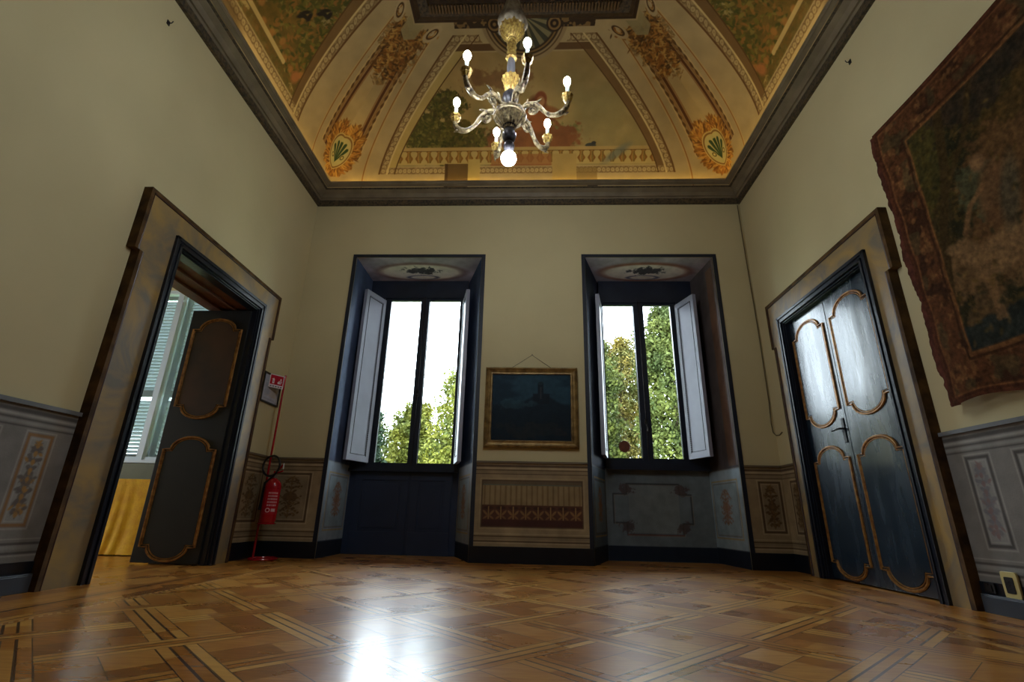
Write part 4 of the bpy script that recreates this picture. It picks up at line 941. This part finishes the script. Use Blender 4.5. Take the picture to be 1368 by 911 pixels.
# fire extinguisher stand with pole and sign
def extinguisher():
    bx, by = -2.83, 5.34
    t = tag(empty('extinguisher_stand', (bx, by, 0)), 'red floor stand with a tall thin pole and red sign in the left corner', 'stand')
    mb = MB(); R_ = M_['red']
    pts = [(.02+.13*math.cos(a)+.10, -.03+.15*math.sin(a), .014) for a in [2*PI*i/28 for i in range(28)]]
    mb.tube(pts, .010, 8, closed=True); mb.tube([(-.015, 0, .014), (.24, -.03, .014)], .008, 8); mb.build('base_ring', R_, t, True)
    MB().tube([(0, 0, .012), (0, 0, .95), (.004, .0, 1.93)], .011, 10).build('pole', R_, t, True)
    mb = MB(); mb.tube([(0, 0, .72), (.03, -.02, .76), (.10, -.05, .74)], .008, 8); mb.tube([(0, 0, .40), (.05, -.03, .36), (.10, -.05, .34)], .008, 8); mb.tube([(-.005, 0, .45), (.04, -.02, .62), (.02, 0, .74)], .006, 8)
    mb.tube([(.11+.085*math.cos(2*PI*i/20), -.06+.085*math.sin(2*PI*i/20), .345) for i in range(20)], .006, 6, closed=True)
    mb.build('bracket', R_, t, True)
    # sign
    sgn = empty('sign', (0, -.008, 1.765), math.radians(56), t); w_, h_ = .17, .15
    MB().box(-w_, 0, -.001, .002, 0, h_).build('sign_plate', M_['cream'] if False else pm('white_sign_plate', (222, 212, 214), .4, var=.03), sgn)
    cv = canvas(-w_+.010, -.012, .034, h_-.010, .002, (176, 22, 42)); m0 = -w_/2
    Wt = (228, 214, 216)
    cv.rect(m0-.002, m0+.002, .03, h_, (150, 20, 36)); cx = m0-.038
    cv.rect(cx-.012, cx+.012, .045, .092, Wt); cv.ell(cx, .093, .012, .008, Wt); cv.rect(cx-.004, cx+.004, .095, .106, Wt); cv.line((cx, .104), (cx-.020, .094), .004, Wt); cv.ell(cx, .07, .006, .004, (120, 30, 40))
    cx = m0+.036
    for k in range(4): cv.line((cx-.018+k*.010, .05), (cx-.010+k*.011, .088-.004*abs(k-1.5)), .006, Wt)
    cv.ell(cx+.010, .10, .008, .010, Wt); cv.ell(cx-.012, .060, .014, .012, Wt)
    gridmesh('sign_face', np.stack([cv.X, cv.X*0-.0025, cv.Y], -1), cv, M_['pic'], sgn, False)
    mb = MB()
    for k in range(5): mb.box(-w_+.015+k*.03, -w_+.034+k*.03, -.0022, -.001, .010, .020)
    mb.build('sign_caption', M_['rubber'], sgn)
    # extinguisher
    ex = tag(empty('fire_extinguisher', (bx+.115, by-.06, .345)), 'red fire extinguisher with black hose hanging on the floor stand', 'extinguisher')
    MB().lathe([(.03, .0), (.068, .004), (.078, .025), (.08, .05), (.08, .36), (.074, .395), (.055, .425), (.03, .44), (.022, .45)], n=32).build('cylinder', R_, ex, True)
    MB().lathe([(.022, .448), (.024, .455), (.024, .475), (.014, .48), (.014, .5)], n=16).build('valve', pm('steel_valve', (150, 150, 150), .3, .9), ex, True)
    mb = MB(); mb.box(-.012, .012, -.02, .02, .495, .52); mb.tube([(0, 0, .51), (.05, -.03, .545), (.095, -.05, .585)], [.012, .010, .008], 8); mb.tube([(0, 0, .50), (.06, -.035, .51), (.10, -.05, .52)], .008, 8); mb.build('trigger_handle', R_, ex, True)
    MB().tube([(.092, -.049, .583), (.10, -.053, .597), (.104, -.06, .54)], .006, 6).build('safety_pin', pm('pale_pin', (210, 210, 205), .4), ex, True)
    pts = [(-.06+.115*math.cos(a), .0-.05*math.cos(a), .575+.105*math.sin(a)) for a in [(-.5+2*PI*i/36) for i in range(36)]]
    mb = MB(); mb.tube(pts, .011, 8); mb.tube([pts[0], (.01, -.01, .52), (0, 0, .5)], .010, 8); mb.tube([pts[-1], (-.02, -.02, .46), (-.082, -.03, .40), (-.088, -.03, .2), (-.088, -.03, .13)], [.011, .011, .011, .012, .018], 8); mb.build('hose', M_['rubber'], ex, True)
    # label wrapped on the cylinder, facing the room
    th, Z = np.meshgrid(np.linspace(-1.9, -.2, 140), np.linspace(.09, .34, 90)); U = (th+1.9)/1.7*.13
    cv = Cv(U, Z, (168, 16, 30), .0015); rs = random.Random(2)
    cv.ring(.045, .13, .018, .018, .007, (214, 190, 190)); cv.rect(.075, .115, .115, .145, (214, 190, 190), .9); cv.ell(.045, .13, .006, .006, (60, 10, 14))
    for r_ in range(5):
        z = .17+r_*.030; x = .03
        while x < .12:
            w2 = .006+.010*rs.random(); cv.rect(x, min(x+w2, .122), z, z+.016, (218, 196, 196), .85); cv.rect(x+w2*.3, x+w2*.45, z+.004, z+.012, (168, 16, 30), .8); x += w2+.003
    gridmesh('printed_label', np.stack([.0808*np.cos(th), .0808*np.sin(th), Z], -1), cv, M_['pic'], ex)
extinguisher()

# tapestry on the right wall
def tapestry():
    y0, y1, z0, z1_ = .30, 3.24, 1.168, 3.29        # y1 is the far edge
    t = tag(empty('tapestry', (R, (y0+y1)/2, z0)), 'large worn brown tapestry with a woodland scene hung high on the right wall', 'tapestry')
    res = .009; cv = canvas(y0, y1-.05, z0, z1_, res, (64, 60, 38))
    X, Y = cv.X, cv.Y; n1 = fbm(X, Y, 3, 5); n2 = fbm(X, Y, 14, 8); n3 = fbm(X, Y, 40, 9, 2)
    cv.put(ss(.42, .6, n1)*.8, (44, 48, 34)); cv.put(ss(.52, .66, n2)*.75, (92, 80, 44)); cv.put(ss(.58, .7, n3)*.5, (116, 98, 52))
    cv.put(ss(.5, .3, n1)*.5, (100, 78, 42))
    # pale beast and rider, foliage, pool
    cv.blob(2.62, 1.95, .30, .18, [(150, 126, 88), (112, 90, 60)], .9, 3, 10, .42); cv.blob(2.35, 2.25, .26, .4, [(134, 106, 70), (96, 74, 48)], .85, 4, 8, .45)
    cv.blob(2.72, 1.60, .12, .22, [(130, 106, 72), (90, 80, 60)], .8, 5, 14, .45); cv.blob(2.55, 2.35, .12, .16, [(96, 108, 84), (74, 84, 64)], .8, 6, 16, .45)
    cv.blob(2.5, 1.48, .7, .12, [(56, 72, 76), (34, 44, 46)], .85, 7, 6, .42); cv.blob(2.85, 2.8, .2, .4, [(98, 92, 44), (56, 60, 34)], .85, 8, 12, .45)
    cv.blob(1.3, 2.2, .6, .5, [(120, 96, 60), (50, 52, 36)], .8, 9, 5, .5); cv.blob(2.2, 3.0, .5, .2, [(30, 32, 30), (90, 74, 60)], .8, 12, 10, .45)
    # recognisable shapes: leaning tree, standing beast, draped figure
    cv.poly([(2.95, 1.75), (2.85, 2.2), (2.7, 2.6), (2.62, 3.1)], .07, (74, 62, 36), .9); cv.poly([(2.78, 2.4), (2.5, 2.75), (2.35, 3.1)], .04, (78, 66, 40), .8)
    B = (158, 134, 98)
    cv.ell(2.52, 1.93, .21, .115, B, .85, -.15, .02); cv.ell(2.72, 2.02, .07, .10, B, .85, -.5, .02); cv.ell(2.80, 2.08, .075, .035, B, .85, .3, .01)
    for lx, t_ in ((2.36, -.02), (2.43, .03), (2.62, .02), (2.68, -.03)): cv.poly([(lx, 1.90), (lx+t_, 1.72), (lx+t_*.5, 1.58)], .034, (142, 118, 84), .85)
    cv.ell(2.46, 2.28, .10, .20, (128, 100, 70), .85, .25, .02); cv.ell(2.50, 2.50, .045, .055, (164, 136, 100), .9, 0, .01); cv.poly([(2.50, 2.36), (2.62, 2.28), (2.70, 2.14)], .035, (150, 120, 84), .85)
    cv.ell(2.38, 2.22, .06, .20, (92, 96, 82), .7, .3, .02)
    for k in range(160):
        rx, ry = _rng.uniform(y0+.3, y1-.35), _rng.uniform(z0+.3, z1_-.3); cv.ell(rx, ry, .022, .010, ((110, 96, 48), (52, 58, 40), (128, 108, 62))[k % 3], .6, _rng.uniform(0, 3))
    # border
    bw = .27; ya, yb, za, zb = y0, y1-.05, z0, z1_
    d = np.minimum(np.minimum(X-ya, yb-X), np.minimum(Y-za, zb-Y)); m = cv.sd(d-bw)
    cv.put(m, (102, 70, 46)); flo = ss(.48, .60, fbm(X, Y, 11, 33, 3)); cv.put(m*flo*.8, (62, 42, 30)); cv.put(m*ss(.58, .68, fbm(X+3, Y, 16, 35, 3))*.7, (146, 112, 72)); cv.put(m*ss(.64, .7, fbm(X, Y+4, 9, 37, 2))*.6, (88, 84, 58))
    for dd_, c_ in ((bw, (140, 104, 64)), (bw-.03, (70, 48, 32)), (.045, (134, 96, 62)), (.03, (84, 52, 38))): cv.put(cv.sd(np.abs(d-dd_)-.008), c_)
    cv.put(cv.sd(d-.02), (96, 60, 44)); cv.noise(60, .25, 2); cv.noise(1.5, .15, 3); cv.img = cv.img*np.array((.86, .78, .70))
    xo_ = -.085 + .010*np.sin(X*9+Y*2)*(1-(Y-z0)/(z1_-z0)) + .012*np.sin(X*3.1) - .012*(1-(Y-z0)/(z1_-z0))
    edge = (.006*np.sin(Y*17)-.07*(z1_-Y)/(z1_-z0)-.025)*ss(y1-.6, y1-.05, X)
    drop = .02*np.sin(X*7)*ss(z0+.2, z0, Y)
    gridmesh('woven_field', np.stack([xo_, X-(y0+y1)/2+edge, Y-z0+drop], -1), cv, M_['cloth'], t)
    # frayed lining showing along the far edge
    cvl = canvas(y1-.10, y1, z0, z1_, .008, (88, 50, 38)); cvl.noise(12, .3, 4)
    f = (cvl.X-(y1-.10))/.10; wv = 1-.22*np.abs(np.sin(cvl.Y*4.2))-.30*fbm(cvl.Y, cvl.Y*0, 26, 6)+.12
    gridmesh('lining', np.stack([cvl.X*0-.07+.004*np.sin(cvl.Y*11), (y1-.10)+f*.10*wv-(y0+y1)/2-.062*(z1_-cvl.Y)/(z1_-z0), cvl.Y-z0+.005], -1), cvl, M_['cloth'], t)
    mb = MB(); mb.tube([(-.058, -(y1-y0)/2+.02, z1_-z0-.02), (-.058, (y1-y0)/2-.03, z1_-z0-.02)], .012, 8); mb.build('hanging_rail', M_['brown'], t, True)
    for k in range(7): MB().box(-.058, -.0, -(y1-y0)/2+.2+k*.42, -(y1-y0)/2+.24+k*.42, z1_-z0-.035, z1_-z0-.005).build('rail_block', M_['brown'], t)
tapestry()

# chandelier
def chandelier():
    cx, cy = -.160, 2.49; KC = 1.104; zr = (zc-.4758)/KC+.4758
    wood = pm('silvered_carved_wood', (168, 150, 112), .34, .45, scale=40, rgb2=(62, 48, 38), bump=.5, bscale=120)
    gilt = pm('gilt_carving', (206, 176, 98), .3, .5, scale=50, rgb2=(130, 96, 44), bump=.4, bscale=120)
    dark = pm('dark_blue_bead', (58, 56, 60), .3, .4, scale=40, rgb2=(24, 22, 26)); candle_m = pm('candle_tube', (176, 196, 190), .5, var=.05)
    silk = pm('grey_brown_silk', (170, 160, 140), .5, rgb2=(96, 80, 62), scale=14); rope = pm('brown_sleeve', (96, 66, 38), .7)
    t = tag(empty('chandelier', (cx, cy, 0)), 'carved silver and gilt chandelier with six candle arms and a globe', 'chandelier')
    L_ = lambda nm, prof, m, n=28, rib=None: MB().lathe(prof, n=n, rib=rib).build(nm, m, t, True)
    L_('finial', [(.012, 2.60), (.030, 2.62), (.036, 2.65), (.026, 2.675), (.038, 2.70), (.046, 2.735), (.034, 2.76), (.03, 2.78), (.044, 2.80)], dark)
    MB().sphere((0, 0, 2.555), .047, 24).build('globe', M_['bulb'], t, 'all')
    L_('hub_bowl', [(.02, 2.775), (.035, 2.78), (.04, 2.80), (.085, 2.865), (.10, 2.885), (.104, 2.90), (.09, 2.915), (.05, 2.93), (.045, 2.95)], wood, 64, (16, .05))
    mb = MB(); mb.tube([(.098*math.cos(2*PI*i/36), .098*math.sin(2*PI*i/36), 2.882) for i in range(36)], .010, 8, closed=True)
    for k in range(16): a = 2*PI*k/16; mb.tube([(.045*math.cos(a), .045*math.sin(a), 2.822), (.088*math.cos(a), .088*math.sin(a), 2.872)], [.005, .009], 6)
    mb.build('hub_ring', wood, t, True)
    L_('baluster_bead', [(.022, 2.95), (.040, 2.975), (.052, 3.01), (.052, 3.045), (.036, 3.075), (.026, 3.09)], dark, 48, (10, .05))
    L_('gilt_cup', [(.026, 3.09), (.034, 3.10), (.044, 3.13), (.040, 3.155), (.054, 3.18), (.058, 3.20), (.042, 3.205), (.022, 3.21)], gilt, 48, (12, .07))
    L_('stem', [(.022, 3.20), (.024, 3.22), (.026, 3.30), (.022, 3.37), (.030, 3.375)], pm('blue_grey_stem', (124, 122, 128), .3, .5), 32, (8, .08))
    L_('gilt_collar', [(.02, 3.365), (.036, 3.375), (.036, 3.39), (.024, 3.40), (.032, 3.43), (.026, 3.455), (.034, 3.475), (.028, 3.495), (.033, 3.515), (.02, 3.53)], gilt, 48, (10, .06))
    L_('upper_stem', [(.018, 3.50), (.020, 3.53), (.018, 3.56)], wood)
    L_('gilt_bell', [(.018, 3.53), (.032, 3.535), (.03, 3.55), (.048, 3.565), (.072, 3.60), (.088, 3.645), (.086, 3.665), (.06, 3.67)], gilt, 72, (18, .05))
    L_('silk_cover', [(.086, 3.64), (.098, 3.66), (.100, 3.69), (.090, 3.74), (.070, 3.80), (.054, 3.86), (.044, 3.92), (.034, 3.95)], silk, 72, (7, .09))
    L_('chain_sleeve', [(.034, 3.93), (.042, 3.98), (.04, 4.2), (.036, 4.5), (.04, 4.8), (.036, 5.1), (.05, zr-.04), (.14, zr-.0), (.15, zr+.03)], rope, 40, (6, .12))
    t.scale = (KC,)*3; t.location = (cx*KC, cy*KC, .4758*(1-KC))
    arms = []
    for k in range(6):
        a = math.radians(48+60*k); arm = empty('arm', (0, 0, 0), a, t); arms.append(arm)
        P = [(.055, 2.905), (.10, 2.945), (.15, 2.95), (.195, 2.915), (.235, 2.862), (.285, 2.832), (.335, 2.845), (.368, 2.885), (.376, 2.925)]
        # smooth
        pts = []
        for i in range(len(P)-1):
            p0, p1, p2, p3 = P[max(i-1, 0)], P[i], P[i+1], P[min(i+2, len(P)-1)]
            for s_ in range(5):
                u = s_/5; f = lambda j: .5*((2*p1[j])+(-p0[j]+p2[j])*u+(2*p0[j]-5*p1[j]+4*p2[j]-p3[j])*u*u+(-p0[j]+3*p1[j]-3*p2[j]+p3[j])*u**3); pts.append((f(0), 0, f(1)))
        pts.append((P[-1][0], 0, P[-1][1])); n = len(pts)
        mb = MB(); mb.tube(pts, [.013+.006*math.sin(PI*i/n*2)**2 for i in range(n)], 10)
        # scroll at the root and acanthus leaves
        sp = [(.150+.030*(1-i/22)*math.cos(-.4-i*.42), 0, 2.900+.030*(1-i/22)*math.sin(-.4-i*.42)+.0) for i in range(20)]
        mb.tube([(.19, 0, 2.92)]+sp, .009, 8); mb.sphere((.15, 0, 2.90), .012, 10)
        for (px, pz, an, ln) in ((.10, 2.955, 1.2, .05), (.16, 2.958, .5, .055), (.24, 2.85, -.6, .05), (.335, 2.84, -.1, .045), (.06, 2.93, 1.5, .05)):
            mb.tube([(px, 0, pz), (px+ln*.5*math.cos(an), .008, pz+ln*.5*math.sin(an)), (px+ln*math.cos(an), 0, pz+ln*math.sin(an))], [.012, .009, .002], 6)
        mb.build('arm_scroll', wood, arm, True)
        MB().lathe([(.012, 2.915), (.022, 2.925), (.030, 2.94), (.026, 2.95), (.034, 2.96), (.036, 2.968), (.018, 2.97), (.016, 2.985)], (.372, 0, 0), 24, rib=(8, .08)).build('candle_cup', gilt, arm, True)
        MB().lathe([(.0115, 2.97), (.0115, 3.045), (.009, 3.05)], (.372, 0, 0), 14).build('candle', candle_m, arm, True)
        MB().lathe([(.008, 3.045), (.014, 3.055), (.021, 3.072), (.023, 3.088), (.018, 3.105), (.008, 3.118), (.002, 3.124)], (.372, 0, 0), 16).build('bulb', M_['bulb'], arm, 'all')
chandelier()

# small fixtures
o = MB(); pts = [(2.655, 5.588, 4.36), (2.66, 5.588, 3.6), (2.672, 5.588, 2.6), (2.668, 5.588, 1.75), (2.655, 5.588, 1.5), (2.66, 5.585, 1.40), (2.675, 5.56, 1.365), (2.685, 5.50, 1.36), (2.686, 5.44, 1.38)]
tag(o.tube(pts, .006, 6).build('wall_cable', pm('beige_cable', (104, 92, 64), .6), None, True), 'thin brown cable hanging down the back right corner', 'cable')
for side, loc, lab in (('l', (-L, 2.76, 4.14), 'small bare hook high on the left wall under the cornice'), ('r', (R, 3.28, 4.19), 'small bare hook high on the right wall above the door')):
    sg = 1 if side == 'l' else -1; mb = MB(); mb.lathe([(.014, -.004), (.014, .004)], (0, 0, 0), 12); mb.tube([(0, 0, 0), (sg*.03, 0, -.005), (sg*.04, 0, .015)], .004, 6); mb.box(*sorted((0, sg*.006)), -.014, .014, -.02, .02)
    h_ = mb.build('wall_hook', M_['iron'], None, True); h_.location = loc; tag(h_, lab, 'hook')
def raceway(x0, x1, y0, y1, lab):
    mb = MB(); mb.box(x0, x1, y0, y1, 0, .092); mb.box(x0-.0, x1+.0, y0, y1, .092, .1)
    tag(mb.build('cable_raceway', M_['slate'], None, bevel=.004), lab, 'raceway')
raceway(-L+.0145, -L+.045, .2, 3.045, 'grey cable raceway along the foot of the left wall')
raceway(R-.045, R-.0145, .2, 3.345, 'grey cable raceway along the foot of the right wall')
def socket(y, z, m1_, w_, h_, lab):
    t = tag(empty('wall_socket', (R-.0145, y, z)), lab, 'socket')
    pts = [(w_*(1 if math.cos(a) > 0 else -1)*min(1, abs(math.cos(a))*1.35), h_*(1 if math.sin(a) > 0 else -1)*min(1, abs(math.sin(a))*1.35)) for a in [2*PI*i/32+.01 for i in range(32)]]
    mb = MB(); mb.prism(pts, lambda a, b, d: (-d, a, b), .014); mb.build('plate', m1_, t, bevel=.003)
    mb = MB(); mb.prism([(a*.55, b*.6) for a, b in pts], lambda a, b, d: (-.014-d, a, b), .004); mb.build('insert', M_['rubber'], t)
    mb = MB()
    for k in (-1, 0, 1): mb.lathe([(.003, 0), (.003, .003)], (-.019, 0, k*.018-.0015), 8)
    mb.build('pin_hole', M_['iron'], t)
socket(3.145, .165, M_['cream'], .05, .07, 'cream framed black wall socket low on the right wall')
socket(3.29, .135, M_['rubber'], .035, .028, 'small black socket beside the cream framed one on the right wall')
# dust-grey chips at the foot of door casings
# ================================================================== GARDEN
struct(MB().box(-60, 60, 6.65, 90, -4.2, -4.0).build('ground', pm('lawn', (90, 110, 50), .9, scale=2)))
def leafmat(nm, c1, c2):
    m, nt, b = newmat(nm); N = nt.nodes; K = nt.links
    g = N.new('ShaderNodeNewGeometry'); n = N.new('ShaderNodeTexNoise'); n.inputs['Scale'].default_value = 1.3; n.inputs['Detail'].default_value = 8; K.new(g.outputs['Position'], n.inputs['Vector'])
    mr = N.new('ShaderNodeMapRange'); mr.inputs[1].default_value = .35; mr.inputs[2].default_value = .65; K.new(n.outputs[0], mr.inputs[0])
    mx = N.new('ShaderNodeMix'); mx.data_type = 'RGBA'; K.new(mr.outputs[0], mx.inputs[0]); mx.inputs[6].default_value = (*lin(c1), 1); mx.inputs[7].default_value = (*lin(c2), 1)
    K.new(mx.outputs[2], b.inputs['Base Color']); b.inputs['Roughness'].default_value = .7; b.inputs['Specular IOR Level'].default_value = .2
    return m
G1 = leafmat('yellow_green_leaves', (108, 108, 36), (62, 72, 26)); G2 = leafmat('dark_green_needles', (40, 58, 36), (28, 42, 28)); G3 = leafmat('mid_green_leaves', (84, 90, 36), (50, 62, 26))
G4 = leafmat('olive_leaves', (112, 98, 42), (66, 70, 30)); bark = pm('bark', (70, 56, 42), .9)
def tree(x, y, ztop, rad, zlow, mat, lab, seed, n=9000, cone=False, ls=.12):
    n = int(n*3.2); rs = np.random.default_rng(seed); t = tag(empty('tree', (x, y, -4)), lab, 'tree', 'trees in the garden')
    H_ = ztop+4; zl = zlow+4; zm = (H_+zl)/2
    MB().tube([(0, 0, 0), (.05, 0, zl), (0, .05, H_*.75), (0, 0, H_*.9)], [.28, .2, .1, .03], 8).build('trunk', bark, t, True)
    nc = 120; C_ = []
    for i in range(nc):
        f = rs.random(); z = zl+(H_-zl)*f
        rr = rad*((1-f)**.85+.06 if cone else math.sqrt(max(0, 1-abs(2*f-.85)**2.6/1.5)))
        a = rs.random()*2*PI; q = rr*(.35+.62*math.sqrt(rs.random())); cr = rad*(.24 if not cone else .17)*(.7+.7*rs.random()); C_.append((q*math.cos(a), q*math.sin(a), min(z, H_-cr*.8), cr))
    C_ = np.array(C_)
    k = rs.integers(0, nc, n); d = rs.normal(size=(n, 3)); d /= np.linalg.norm(d, axis=1)[:, None]; rr = C_[k, 3]*(.75+.65*rs.random(n)**2); P = C_[k, :3]+d*rr[:, None]
    # the heart of the crown is filled too
    m_ = n//3; f = rs.random(m_); R0 = rad*np.where(cone, (1-f)**.85, np.sqrt(np.clip(1-np.abs(2*f-.85)**2.6/1.5, 0, 1))); a = rs.random(m_)*2*PI; q = R0*np.sqrt(rs.random(m_))*.95
    P[:m_] = np.stack([q*np.cos(a), q*np.sin(a), zl+(H_-zl)*f*.97], 1)
    u = rs.normal(size=(n, 3)); u /= np.linalg.norm(u, axis=1)[:, None]; v = np.cross(u, rs.normal(size=(n, 3))); v /= np.linalg.norm(v, axis=1)[:, None]+1e-6; s_ = ls*(.5+.8*rs.random(n))[:, None]
    V = np.stack([P-u*s_*.5, P+v*s_*.35, P+u*s_*.6, P-v*s_*.35], 1)
    me = bpy.data.meshes.new('foliage'); me.from_pydata(V.reshape(-1, 3).tolist(), [], [tuple(range(i*4, i*4+4)) for i in range(n)]); me.materials.append(mat); o = bpy.data.objects.new('foliage', me); COL.objects.link(o); o.parent = t
tree(-5.7, 17, 4.55, .95, -1.0, G2, 'dark conifer at the left edge of the left window', 1, 9000, True, .12)
tree(-4.6, 19, 4.55, 1.0, -.5, G1, 'yellow green tree of middle height seen in the left pane of the left window', 2, 9000)
tree(-1.55, 17, 5.35, 1.95, -.5, G1, 'tall yellow green tree rising to the right in the left window', 3, 16000)
tree(2.0, 18, 7.1, 1.2, 0, G3, 'darker green tree at the left edge of the right window', 4, 12000)
tree(3.95, 21.5, 8.2, 1.3, 0, G4, 'olive green tree behind the mullion of the right window', 5, 12000)
tree(4.75, 16.5, 7.65, 1.25, 0, G3, 'tallest green tree seen in the right pane of the right window', 6, 14000)
tree(-7.5, 21, 4.6, 2.0, -1, G3, 'broad green tree behind the dark conifer on the far left', 7, 9000)
tree(-.2, 22, 6.0, 2.2, 0, G3, 'green tree hidden mostly by the pier between the windows', 8, 9000)
tree(-4.8, 30, 4.6, 2.4, -1, G3, 'low green tree behind the others in the left window', 9, 10000)
tree(3.9, 30, 8.9, 2.9, 0, G3, 'wide green tree behind the others in the right window', 10, 12000)
